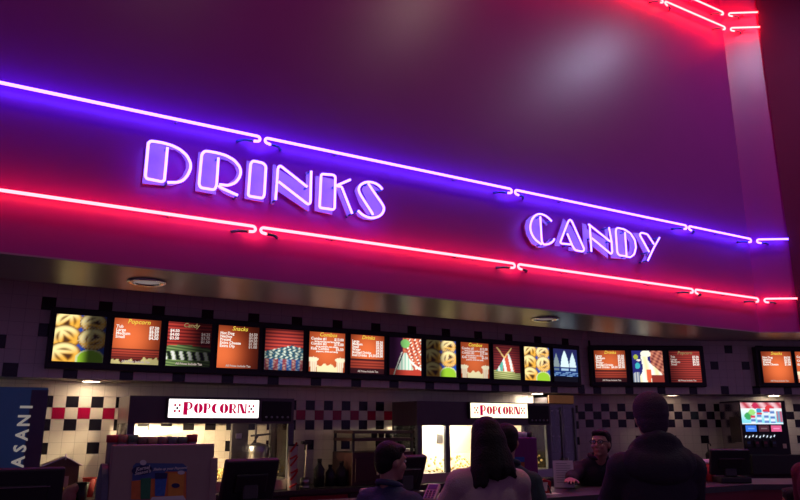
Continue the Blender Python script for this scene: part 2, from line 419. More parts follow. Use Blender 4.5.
# ================================================================== neon letters
Zo = {1: (136, 134), 2: (190, 144), 3: (236, 156), 4: (266, 160), 5: (324, 168), 6: (518, 206), 7: (560, 212), 8: (606, 216)}
def zp(k, p, off):
    ox, oy = Zo[k]; return onY(ox+p[0]/8.333, oy+p[1]/8.333, BY-off)
LOFF = .115
def letter(ch, word, z, tubes, backs, group, tr=.0105, rad=.02, extra=''):
    pts = [zp(z, p, 0) for (pp, _) in tubes for p in (pp if not isinstance(pp[0], int) else pp[1])]
    c = np.mean(pts, axis=0); c[1] = BY
    o = thing('neon_letter', 'violet neon letter %s of the word %s%s' % (ch, word, extra), 'neon letter', c, 0, group)
    for b in backs:
        zz = z
        if isinstance(b[0], int): zz, b = b
        bm = nb(); extr(bm, [zp(zz, p, .05)-c for p in b], (0, .012, 0)); obj('letter_back', bm, M_LETTER, o)
    for (pp, closed) in tubes:
        zz = z
        if isinstance(pp[0], int): zz, pp = pp
        P = [zp(zz, p, LOFF)-c for p in pp]
        if closed == 'c':
            Q = catmull(P, 4); 
        elif closed == 'loop':
            Q = smooth_path(P+[P[0], P[1]], rad)[1:]; n = len(smooth_path([P[0], P[1], P[2]], rad))
            Q = smooth_path([(P[-1]+P[0])/2]+P+[(P[-1]+P[0])/2], rad)
        else: Q = smooth_path(P, rad)
        bm = nb(); tube(bm, Q, tr, 10); obj('tube', bm, M_VIOL, o, True)
        for q in (P[0], P[-1]):
            if closed == 'loop': continue
            bm = nb(); tube(bm, [q+np.array([0, .004, 0]), q+np.array([0, LOFF-.002, 0])], tr*.9, 8); obj('electrode', bm, M_ELEC, o, True)
    return o
G1 = 'neon letters of DRINKS'; G2 = 'neon letters of CANDY'
letter('D', 'DRINKS', 1, [([(262, 112), (250, 250), (236, 388), (215, 397), (90, 372), (78, 350), (103, 75), (125, 58), (220, 72), (300, 95), (370, 130), (425, 180), (455, 240), (455, 290), (430, 345), (395, 385), (350, 403), (262, 403)], '')],
       [[(88, 62), (245, 85), (235, 428), (52, 412)], [(245, 88), (330, 105), (400, 150), (445, 215), (448, 285), (420, 350), (370, 405), (300, 430), (245, 428), (250, 402), (335, 395), (388, 350), (418, 285), (418, 230), (383, 170), (328, 132), (245, 115)]], G1)
letter('R', 'DRINKS', 2, [([(237, 115), (222, 345), (205, 382), (90, 364), (75, 335), (98, 85), (125, 57), (220, 72), (300, 95), (370, 135), (415, 190), (425, 235), (410, 285), (375, 325), (320, 345), (245, 337)], ''), ([(237, 345), (255, 362), (310, 388), (398, 427)], '')],
       [[(72, 65), (232, 85), (215, 420), (45, 390)], [(232, 90), (310, 108), (380, 150), (418, 205), (412, 270), (378, 320), (320, 357), (250, 357), (245, 335), (318, 330), (372, 290), (393, 235), (373, 178), (318, 137), (232, 116)], [(225, 362), (270, 362), (400, 432), (385, 455), (330, 435), (280, 408)]], G1)
letter('I', 'DRINKS', 3, [([(102, 325), (122, 65), (140, 40), (225, 58), (250, 85), (236, 325), (222, 352), (115, 335)], 'loop')],
       [[(92, 38), (238, 62), (230, 382), (72, 355)]], G1)
letter('N', 'DRINKS', 4, [([(80, 332), (100, 65), (118, 46), (345, 225)], ''), ([(105, 180), (350, 370), (370, 358), (377, 92)], '')],
       [[(60, 36), (84, 42), (70, 368), (45, 370)], [(84, 62), (352, 235), (352, 428), (72, 240)], [(335, 98), (365, 95), (360, 425), (352, 428), (352, 240), (336, 220)]], G1)
letter('K', 'DRINKS', 4, [([(460, 118), (448, 388), (562, 410), (578, 75+68), (550, 122)], 'loop'), ([(5, (90, 155)), (5, (220, 97))], '')] if False else
       [([(460, 116), (447, 388), (455, 398), (560, 413), (572, 400), (578, 138), (560, 124)], 'loop'), ((5, [(97, 150), (220, 97)]), ''), ((5, [(108, 150), (145, 152), (235, 380)]), '')],
       [[(415, 132), (565, 160), (552, 455), (407, 422)], (5, [(102, 165), (128, 158), (226, 398), (195, 406)])], G1)
letter('S', 'DRINKS', 5, [([(408, 392), (398, 370), (350, 295), (305, 222), (290, 180), (300, 148), (330, 125), (370, 116), (420, 125), (460, 148), (486, 178)], 'c'), ([(368, 128), (430, 220), (490, 308), (498, 350), (475, 390), (430, 412), (375, 413), (320, 388), (283, 354)], 'c')],
       [[(318, 180), (330, 150), (362, 140), (482, 305), (490, 350), (460, 398), (415, 408)], [(258, 190), (268, 160), (300, 130), (315, 135), (290, 165), (290, 200), (395, 385), (370, 398), (300, 302)], [(262, 368), (290, 362), (340, 402), (400, 412), (440, 420), (400, 436), (330, 427), (285, 402)], [(375, 130), (405, 140), (465, 182), (440, 190), (395, 160)]], G1, extra=' at its end')
letter('C', 'CANDY', 6, [([(280, 126), (242, 90), (195, 68), (150, 75), (118, 112), (103, 170), (111, 222), (142, 276), (196, 320)], 'c'), ([(186, 88), (192, 200), (199, 300), (215, 322), (255, 318), (290, 298), (303, 274)], '')],
       [[(100, 90), (130, 75), (180, 85), (190, 330), (212, 345), (170, 350), (110, 310), (68, 235), (57, 170), (70, 120)], [(184, 86), (250, 148), (240, 162), (186, 112)], [(205, 335), (250, 290), (272, 270), (285, 285), (240, 335), (205, 350)]], G2, tr=.0095)
letter('A', 'CANDY', 7, [([(60, 178), (98, 270), (125, 318), (190, 330), (203, 312), (98, 75), (80, 62), (66, 85), (3, 250), (10, 262), (88, 270)], '')],
       [[(30, 55), (58, 85), (-5, 285), (-45, 280)], [(60, 88), (95, 120), (188, 305), (190, 332), (75, 322), (75, 292), (128, 300), (45, 150)]], G2, tr=.0095)
letter('N', 'CANDY', 7, [([(262, 330), (248, 112), (236, 100), (418, 245)], ''), ([(267, 218), (425, 350), (436, 335), (430, 250), (408, 128)], '')],
       [[(188, 92), (222, 108), (228, 350), (202, 352)], [(222, 140), (390, 240), (400, 390), (262, 275), (224, 210)], [(372, 126), (398, 130), (405, 340), (390, 345)]], G2, tr=.0095)
letter('D', 'CANDY', 8, [([(158, 135), (172, 334), (112, 328), (94, 305), (81, 120), (92, 98), (150, 110), (205, 145), (240, 200), (250, 260), (235, 320), (200, 345), (165, 336)], '')],
       [[(45, 105), (80, 100), (150, 140), (165, 360), (45, 350)], [(152, 122), (215, 172), (240, 250), (225, 312), (166, 352), (164, 330), (198, 290), (200, 222), (154, 155)]], G2, tr=.0095, extra=' beside the letter Y')
letter('Y', 'CANDY', 8, [([(360, 300), (280, 155), (295, 138), (345, 152), (400, 235)], ''), ([(446, 180), (400, 262), (348, 372)], '')],
       [[(222, 140), (285, 145), (352, 290), (335, 345), (255, 185)], [(336, 310), (362, 292), (322, 390), (298, 385)]], G2, tr=.0095)

# ================================================================== menu boards
N = 46
def sm(a, b, x): t = min(1, max(0, (x-a)/(b-a))); return t*t*(3-2*t)
def mix(a, b, t): return tuple(a[i]*(1-t)+b[i]*t for i in range(3))
def ring(u, v, cx, cy, rx, ry):
    d = math.hypot((u-cx)/rx, (v-cy)/ry); return d
def pretzel(u, v, cx, cy, r, seed):
    """height of the dough of a soft pretzel (0 outside, 1 on the crest)"""
    ca, sa = math.cos(seed*.7-.3), math.sin(seed*.7-.3)
    x0 = (u-cx)/r; y0 = (v-cy)/(r*.78); x = x0*ca+y0*sa; y = -x0*sa+y0*ca
    d = math.hypot(x, y); a = max(0, 1-abs(d-.72)/.33)
    for k in (-1, 1):
        if d < .8: a = max(a, max(0, 1-abs(x-k*(.08+.46*(.35-y)))/.25))
    return a**.6
def pic_pretzel(dark_side, salty=True):
    P = [(.24, .86, .29), (.20, .52, .32), (.22, .15, .33), (.74, .85, .27), (.76, .50, .30)]
    def f(u, v):
        c = (.02, .08, .42)
        for i, (x, y, r) in enumerate(P):
            a = pretzel(u, v, x, y, r, i)
            if math.hypot((u-x)/r, (v-y)/r/.78) < .75: c = (.07, .03, .012)
            if a > 0:
                col = mix((.16, .05, .004), mix((.85, .42, .05), (1.0, .80, .34), sm(-.3, .4, (v-y)/r-(u-x)*.4/r)), sm(.25, .95, a)); 
                if x > .5 and salty: col = mix(col, (.8, .7, .5), .5*(math.sin(u*90)*math.sin(v*80) > .2))
                c = mix(c, col, min(1, a*3))
        d = ring(u, v, .74, .06, .30, .22)
        if d < 1: c = (.30, .55, .03) if d < .85 else (.6, .65, .3)
        l = sm(.72, .42, u) if dark_side == 'r' else (sm(.40, .68, u) if dark_side == 'l' else sm(-.3, .3, min(u, 1-u)+.2))
        k = .06+1.2*l
        return tuple(x*k for x in c)
    return f
def stripes(v, n=16): return .55+.45*math.sin(v*n*2*PI)
def pic_menu(kind, cx=.5, cy=.55, lo=.12, hi=1.2):
    def f(u, v):
        base = mix((.30, .04, .012), (.80, .16, .045), sm(.75, .0, math.hypot((u-cx)*.9, (v-cy)*.8)))
        l = lo+(hi-lo)*sm(.85, .1, math.hypot((u-cx)*.8, (v-cy)*.7))
        c = base
        if kind == 'popcorn':
            if v < .33:
                c = mix((.05, .008, .01), (.65, .08, .04), stripes(v, 18)*sm(.0, .3, v))
                h = .07+.03*math.sin(u*21)+.02*math.sin(u*47+1)+.09*sm(.25, 0, abs(u-.82))
                if v < h: c = (.85, .72, .30)
            if .325 < v < .345: c = (.03, .01, .01)
            l = max(l, .5)
        elif kind == 'drinks':
            if v < .36: c = mix((.10, .012, .01), (.75, .10, .05), stripes(v, 14)*.6)
            if v < .14 or .34 < v < .37: c = (.05, .01, .012)
            l = max(l, .45)
        elif kind == 'combos':
            l = max(l, .75)
            h = .14+.05*sm(.3, 0, abs(u-.5))+.025*math.sin(u*33)
            if .22 < u < .80 and v < h: c = (1.0, .88, .5)
            for q in (.13, .87):
                w = .07+.05*v/.34
                if abs(u-q) < w and v < .30: c = mix((.9, .55, .3), (1, .95, .75), .5+.5*math.sin((u-q)*110))
                if ring(u, v, q, .31, .14, .06) < 1: c = (1, .9, .6)
        elif kind == 'stripe':
            c = mix((.06, .01, .015), (.55, .06, .04), stripes(v, 14))
        return tuple(x*l for x in c)
    return f
def pic_candy(u, v):
    c = mix((.05, .004, .008), (.65, .06, .04), stripes(v, 13))
    if v < .5-.12*abs(u-.4):
        c = mix((.02, .06, .02), (.30, .42, .14), .5+.5*math.sin(v*95+u*9))
        if .14 < v < .34 and math.sin(u*34+v*10) > .35: c = (.95, .95, .85)
        elif .14 < v < .34 and math.sin(u*34+v*10) < -.4: c = (.01, .015, .01)
    l = .05+1.0*sm(.78, .02, u)
    return tuple(x*l for x in c)
def pic_burgers(u, v):
    c = mix((.05, .006, .02), (.75, .08, .05), stripes(v, 12))
    if v < .62-.25*abs(u-.7):
        q = math.sin(u*42+math.sin(v*31)*2)*math.sin(v*46+u*5)
        c = mix((.01, .03, .05), (.75, .85, .70), sm(-.2, .8, q)) if q > -.2 else (.02, .10, .16)
        if v < .28: c = mix(c, (.45, .03, .03) if math.sin(u*27) > 0 else (.03, .10, .40), .6)
    l = .15+1.1*sm(.8, .1, math.hypot(u-.55, v-.45))
    return tuple(x*l for x in c)
def pic_tent(u, v):
    c = mix((.05, .008, .02), (.30, .035, .03), stripes(v, 14))
    if v < .24+.06*math.sin(u*5): c = mix((.12, .16, .02), (.75, .75, .30), .5+.5*math.sin(v*110+u*7))
    y = v-.22
    if 0 < y < .55 and abs(u-.45-.08*math.sin(y*3)) < .36*(1-y/.62):
        c = (.85, .88, .8) if math.sin((u-.4)*26+y*6) > .3 else ((.12, .45, .34) if u < .35 else (.65, .10, .05))
    for k in (-1, 1):
        if abs((u-.42)-k*(v-.62)*.9) < .03 and v > .62 and v < .92: c = (.85, .55, .2)
    l = .3+.95*sm(.75, .1, math.hypot(u-.45, v-.4)); return tuple(x*l for x in c)
def pic_teepee(u, v):
    c = (.05, .01, .05)
    if u > .42: c = mix((.30, .02, .02), (.9, .25, .12), .5+.5*math.sin(u*31+v*37)*math.sin(v*29-u*11))
    if u > .5 and math.sin(u*37-v*23)*math.sin(v*41) > .55: c = (.95, .9, .75)
    if v < .17: c = (.5, .05, .03)
    if ring(u, v, .50, .85, .14, .12) < 1: c = (.22, .55, .15)
    # a pale arc sweeping down to the right
    if abs(v-(.18+.62*(1-u)**1.6*1.9)) < .035 and u > .48: c = (1, .95, .85)
    w = .30*(1-v/.62)
    if v > .14 and v < .6 and abs(u-.5) < w+.03: c = mix((.35, .65, .50), (.95, .95, .8), .5+.5*math.sin(u*60))
    if abs(u-.40+.42*(.62-v)) < .018 and v < .62: c = (.7, .7, .6)
    l = .16+1.1*sm(.1, .65, u); return tuple(x*l for x in c)
def pic_feather(u, v):
    c = (.02, .02, .16)
    if u > .6: c = mix((.12, .01, .02), (.7, .25, .15), .5+.5*math.sin(u*33+v*19)*math.sin(v*36))
    if ring(u, v, .13, .80, .07, .08) < 1: c = (.4, .45, .05)
    if ring(u, v, .22, .70, .07, .03) < 1: c = (.9, .8, .7)
    if ring(u, v, .17, .52, .08, .10) < 1: c = (.05, .45, .5)
    if abs(u-.5-.10*math.sin(v*6)) < .10+.42*sm(.75, 0, v)*.75: c = mix((1.0, .82, .45), (1, 1, .9), .5+.5*math.sin(u*21+v*3))
    if v < .4 and abs(u-.52) < .06*(1+v): c = (.8, .12, .05)
    if v < .22 and u > .60: c = (.25, .03, .02)
    if v < .32 and u < .22 and math.hypot(u-.22, v-.02) < .32: c = mix((.6, .6, .6), (.1, .15, .25), .5+.5*math.sin(u*70))
    if .82 < v and abs(u-.46) < .17 and ring(u, v, .46, .90, .17, .11) < 1: c = (1, .95, .75)
    return tuple(1.15*x for x in c)
def pic_boats(u, v):
    c = mix((.01, .05, .22), (.02, .02, .10), v)
    if v < .16: c = (.005, .005, .01)
    elif v < .30 and math.sin(v*120+u*9) > .5: c = (.25, .45, .75)
    for (x, h, w, b) in ((.13, .85, .12, .35), (.47, .97, .17, 1.1), (.80, .90, .14, 1.0)):
        y = (v-.44)/(h-.44)
        if 0 < y < 1 and abs(u-x) < w*(1-y**1.8): c = (.75*b, .95*b, 1.0*b)
        elif .34 < v < .40 and abs(u-x) < w*.9: c = (.4*b, .6*b, .8*b)
    return c
M_CRT = vcol_emission('menu display picture', 1.0)
M_TXT = emi('white screen text', (1.0, .93, .85), 1.05); M_TXTD = emi('dim screen text', (.16, .12, .12), 1.0)
M_TTL = emi('yellow screen title', (.95, .72, .08), 1.0); M_TTLD = emi('dim yellow screen title', (.30, .24, .10), 1.0)
M_FOOT = emi('pale screen footer', (.50, .40, .36), 1.0)
def picture(name, w, h, f, M, parent, n=N):
    me = bpy.data.meshes.new(name)
    vs = [tuple(M @ Vector((w*i/n, h*j/n, 0))) for j in range(n+1) for i in range(n+1)]
    fs = [(j*(n+1)+i, j*(n+1)+i+1, (j+1)*(n+1)+i+1, (j+1)*(n+1)+i) for j in range(n) for i in range(n)]
    me.from_pydata(vs, [], fs); at_ = me.color_attributes.new('picture', 'FLOAT_COLOR', 'POINT')
    cols = np.ones((len(vs), 4), dtype=np.float32)
    k = 0
    for j in range(n+1):
        for i in range(n+1): cols[k, :3] = f(i/n, j/n); k += 1
    at_.data.foreach_set('color', cols.ravel())
    return link(name, me, M_CRT, parent)
def screen(label, P, u, n, w, h, z, f, texts=(), title=None, tdim=False):
    """P: plan point of the left edge on the casing front; u along; n into the wall"""
    o = thing('menu_screen', label, 'menu screen', (P[0], P[1], z), 0, 'menu screens above the counter')
    M = frame_mat((0, 0, 0), (u[0], u[1], 0), (0, 0, 1), (-n[0], -n[1], 0))
    bm = nb(); b = .013; d = .02
    for (x0, x1, y0, y1) in ((-b, 0, -b, h+b), (w, w+b, -b, h+b), (0, w, -b, 0), (0, w, h, h+b)): box(bm, x0, x1, y0, y1, -.004, .012, M)
    box(bm, 0, w, 0, h, -.004, 0, M)
    obj('bezel', bm, M_BLK, o)
    M2 = M @ Matrix.Translation((0, 0, .002))
    disp = picture('display', w, h, f, M2, o)
    M3 = M @ Matrix.Translation((0, 0, .0045))
    if title: link('title', text_mesh([(title, w*.52, h*.895, .058, .25, 'CENTER', .0004)], M3, .001), M_TTLD if tdim else M_TTL, disp)
    for (nm, lines, m) in texts:
        link(nm, text_mesh([(s, x*w, y*h, sz, 0, al, .0010) for (s, x, y, sz, al) in lines], M3, .001), m, disp)
    return o
def column(rows, x, al, y0=.79, dy=.075, sz=.038): return [(s, x, y0-i*dy, sz, al) for i, s in enumerate(rows)]
FOOT = [('All Prices Include Tax', .52, .035, .028, 'CENTER')]
POP = (['Tub', 'Large', 'Medium', 'Small'], ['$7.50', '$6.50', '$5.50', '$4.50'])
SNK = (['Hot Dog', 'Nachos', 'Pretzel', 'Extra Cheese', 'Extra Dip'], ['$4.50', '$5.00', '$4.50', '$1.00', '$1.00'])
DRK = (['Large', 'Medium', 'Small', 'Water', 'Bottled Drinks', 'Iced Drinks  $4.50'], ['$5.50', '$5.00', '$4.50', '$4.00', '$4.50', '$4.00'])
CMB = [('Combo #1', .05, .80, .040, 'LEFT'), ('$13.00', .96, .80, .040, 'RIGHT'), ('large popcorn and large drink', .50, .745, .024, 'CENTER'),
       ('Combo #2', .05, .675, .040, 'LEFT'), ('$15.00', .96, .675, .040, 'RIGHT'), ('large popcorn, two drinks', .50, .62, .024, 'CENTER'),
       ('Kids Combo', .05, .55, .040, 'LEFT'), ('$6.50', .96, .55, .040, 'RIGHT'), ('popcorn, drink and candy', .50, .495, .024, 'CENTER')]
def txt_menu(rows, l=M_TXT, r=M_TXT, y0=.79, dy=.075, foot=M_FOOT):
    return [('item_list', column(rows[0], .05, 'LEFT', y0, dy), l), ('price_list', column(rows[1], .96, 'RIGHT', y0, dy), r), ('footer', FOOT, foot)]
SW, SH, SZ = .410, .408, 2.082
FYB = MY-.11
h1 = thing('menu_board_casing', 'long dark casing holding the row of thirteen screens', 'sign casing', (3.6, MY, 2.02))
bm = nb(); box(bm, .49-3.6, 6.70-3.6, -.105, -.006, 0, .53, None, .008); obj('casing', bm, M_HOUSE, h1)
specs = [
 ('leftmost menu screen with golden pretzels on blue, dark right half', pic_pretzel('r'), None, [], 0),
 ('menu screen titled Popcorn, second from the left', pic_menu('popcorn', .35, .6), 'Popcorn', txt_menu(POP), 0),
 ('dim striped menu screen titled Candy with a green lower half', pic_candy, 'Candy', [('item_list', column(['$4.50', '$4.00', '$3.50'], .05, 'LEFT', .77, .085), M_TXT), ('price_list', column(['$4.25', '$3.75', '$1.50'], .97, 'RIGHT', .72, .085), M_TXTD), ('footer', FOOT, M_FOOT)], 1),
 ('orange menu screen titled Snacks between the Candy and striped food screens', pic_menu('snacks', .1, .35, .12, 1.15), 'Snacks', txt_menu(SNK, M_TXT, M_FOOT), 0),
 ('red striped menu screen with a teal and white food picture', pic_burgers, None, [], 0),
 ('bright orange menu screen titled Combos with cups at its foot, nearer the left', pic_menu('combos', .5, .5, .8, 1.15), 'Combos', [('item_list', CMB, M_TXT)], 0),
 ('menu screen titled Drinks in the long row', pic_menu('drinks', .5, .55), 'Drinks', txt_menu(DRK, M_TXT, M_TXT, .80, .072), 0),
 ('menu screen with a white arc over red food, right of the long row Drinks screen', pic_teepee, None, [], 0),
 ('menu screen with pretzels lit only on its right half', pic_pretzel('l'), None, [], 0),
 ('darker orange menu screen titled Combos, between two picture screens further right', pic_menu('combos', .5, .45, .35, .9), 'Combos', [('item_list', CMB, emi('screen text grey', (.75, .62, .58), 1))], 0),
 ('menu screen with a pale crossed tent shape over green', pic_tent, None, [], 0),
 ('evenly lit menu screen with yellow pretzels, beside the sailing boats', pic_pretzel('n'), None, [], 0),
 ('blue menu screen with three white sails', pic_boats, None, [], 0)]
for i, (lb, f, ti, tx, dim) in enumerate(specs):
    screen(lb, P2(.534+i*.4745, FYB), ux, ny, SW, SH, SZ, f, tx, ti, dim)
# the angled boards
def fac(px, py):
    p0 = A1-gn*.11; P = onP(px, py, (*p0, 0), (*gn, 0)); return (P[:2]-p0) @ gd, P[2]
q0 = fac(594.5, 366)[0]
zf = fac(597, 382)[1]; 
h2 = thing('menu_board_casing', 'dark casing holding the three screens on the angled wall', 'sign casing', (*(A1), zf-.06))
Mg = frame_mat((0, 0, 0), (gd[0], gd[1], 0), (gn[0], gn[1], 0), (0, 0, 1))
q2 = fac(700.5, 366)[0]
bm = nb(); box(bm, q0-.05, q2+.07, -.105, -.006, 0, .54, Mg, .015); obj('casing', bm, M_HOUSE, h2)
ws = .418; st = (q2-q0-ws)/2
s2 = [('left menu screen of the trio on the angled wall, titled Drinks', pic_menu('drinks', .5, .55, .2, 1.0), 'Drinks', txt_menu(DRK, M_TXT, M_TXT, .80, .072), 0),
      ('menu screen with a bright white flowing shape, middle of the trio', pic_feather, None, [], 0),
      ('dim striped menu screen titled Popcorn, right of the trio', pic_menu('stripe', .85, .6, .15, 1.0), 'Popcorn', txt_menu(POP, M_FOOT, M_TXT, .78, .08), 1)]
for i, (lb, f, ti, tx, dim) in enumerate(s2):
    screen(lb, A1-gn*.11+gd*(q0+i*st), gd, gn, ws, SH, zf, f, tx, ti, dim)
r0 = fac(761.8, 366)[0]
h3 = thing('menu_board_casing', 'dark casing at the right edge holding the second Snacks screen', 'sign casing', (*(A1), zf-.06))
bm = nb(); box(bm, r0-.06, r0+1.50, -.105, -.006, 0, .54, Mg, .015); obj('casing', bm, M_HOUSE, h3)
screen('orange menu screen titled Snacks near the right edge', A1-gn*.11+gd*r0, gd, gn, ws, SH, zf, pic_menu('snacks', .55, .45, .25, 1.2), txt_menu((SNK[0][:4], SNK[1][:4]), M_TXT, M_TXT, .78, .075), 'Snacks')
screen('orange menu screen cut off by the right edge of the photo', A1-gn*.11+gd*(r0+.47), gd, gn, ws, SH, zf, pic_menu('combos', .4, .5, .7, 1.1), [('item_list', CMB, M_TXT)], 'Combos')

# ================================================================== counters
T30 = math.radians(30.3); hd = np.array([math.cos(T30), -math.sin(T30)]); hn = np.array([math.sin(T30), math.cos(T30)])
CZ = 1.07; CYF = 3.90; CXc = 5.70
def strip_poly(y0, xc, d, x0, L, ang, un, dn):
    a = P2(x0, y0); b = P2(xc, y0); c = b+un*L; k = d*math.tan(ang/2)
    return [a, b, c, c+dn*d, P2(xc+k, y0+d), P2(x0, y0+d)]
o = thing('service_counter', 'long service counter with a red front and a dark speckled top', 'counter', (2.0, CYF, 0))
bm = nb(); prism(bm, [p-P2(2.0, CYF) for p in strip_poly(CYF-.03, CXc-.01, .68, -3.4, 3.8, T30, hd, hn)], CZ-.045, CZ); obj('worktop', bm, M_STONE, o)
bm = nb(); prism(bm, [p-P2(2.0, CYF) for p in strip_poly(CYF+.02, CXc+.01, .58, -3.4, 3.8, T30, hd, hn)], .10, CZ-.045); obj('front_panel', bm, M_RED, o)
bm = nb(); prism(bm, [p-P2(2.0, CYF) for p in strip_poly(CYF+.07, CXc+.02, .48, -3.4, 3.8, T30, hd, hn)], 0, .10); obj('plinth', bm, M_BLK, o)
# back counter: straight run, then the angled run
BZ = .95; BYF = 6.60
o = thing('back_counter', 'back counter under the chequered tiles with dark doors and a red door', 'counter', (2.6, BYF, 0))
bm = nb(); bx_ = onY(45, 420, 6.50)[0]+.03; box(bm, bx_-2.6, 6.15-2.6, -.02, .685, BZ-.04, BZ); obj('worktop', bm, M_STONE, o)
bm = nb(); box(bm, bx_-2.6, 6.15-2.6, .03, .685, 0, BZ-.04); obj('carcass', bm, M_DSTEEL, o)
for i in range(6, 14):
    x0 = -3.0-2.6+i*.63
    bm = nb(); box(bm, x0+.01, x0+.62, .005, .03, .12, BZ-.06, None, .004); dr = obj('door', bm, M_RED if i in (9, 12) else M_DSTEEL, o)
    bm = nb(); box(bm, x0+.25, x0+.38, -.018, .005, BZ-.13, BZ-.115); obj('handle', bm, M_STEEL, dr)
kx = P2(KX, KY)-gn*.70
o = thing('back_counter', 'angled back counter under the black chequer tiles by the soda dispenser', 'counter', (*(kx+gd*.8), 0), -T27)
bm = nb(); box(bm, 0, 3.2, -.02, .69, BZ-.04, BZ); obj('worktop', bm, M_STONE, o)
bm = nb(); box(bm, 0, 3.2, .03, .69, 0, BZ-.04); obj('carcass', bm, M_DSTEEL, o)
for i in range(5):
    bm = nb(); box(bm, i*.63+.03, i*.63+.62, .005, .03, .12, BZ-.06, None, .004); dr = obj('door', bm, M_DSTEEL, o)
    bm = nb(); box(bm, i*.63+.27, i*.63+.39, -.018, .005, BZ-.13, BZ-.115); obj('handle', bm, M_STEEL, dr)

# ================================================================== popcorn machines
def arc_poly(cx, cy, rx, ry, a0, a1, n=14): return [(cx+rx*math.cos(math.radians(a0+(a1-a0)*k/n)), cy+ry*math.sin(math.radians(a0+(a1-a0)*k/n))) for k in range(n+1)]
def deco(ch):
    """thick-and-thin poster capitals as closed polygons in a unit cell: list of polygons and the advance"""
    if ch in 'PR':
        s = [[(0, 0), (.30, 0), (.30, 1), (0, 1)], [(.30, 1)]+arc_poly(.34, .70, .28, .30, 90, -90)+[(.30, .40), (.30, .47)]+arc_poly(.34, .70, .16, .23, -90, 90)+[(.30, .93)]]
        s[1] = [(.30, 1.0)]+arc_poly(.36, .70, .30, .30, 90, -90)+[(.30, .40), (.30, .48)]+arc_poly(.36, .70, .12, .22, -90, 90)+[(.30, .92)]
        if ch == 'R': s.append([(.32, .42), (.46, .40), (.78, 0), (.50, 0)])
        return s, .80 if ch == 'R' else .72
    if ch == 'O': return [arc_poly(.42, .5, .42, .5, 96, 264)+arc_poly(.41, .5, .06, .42, 260, 100), arc_poly(.42, .5, .42, .5, 84, -84)+arc_poly(.43, .5, .06, .42, -80, 80)], .88
    if ch == 'C': return [arc_poly(.42, .5, .42, .5, 60, 300)+arc_poly(.50, .5, .14, .42, 280, 80)], .74
    if ch == 'N': return [[(0, 0), (.15, 0), (.15, 1), (0, 1)], [(.13, 1), (.44, 1), (.78, 0), (.47, 0)], [(.74, 0), (.88, 0), (.88, 1), (.74, 1)]], .94
M_SIGNL = emi('backlit sign panel', (1.0, .93, .90), 1.9)
M_SIGNL2 = emi('backlit sign panel yellowed', (1.0, .90, .62), 1.9)
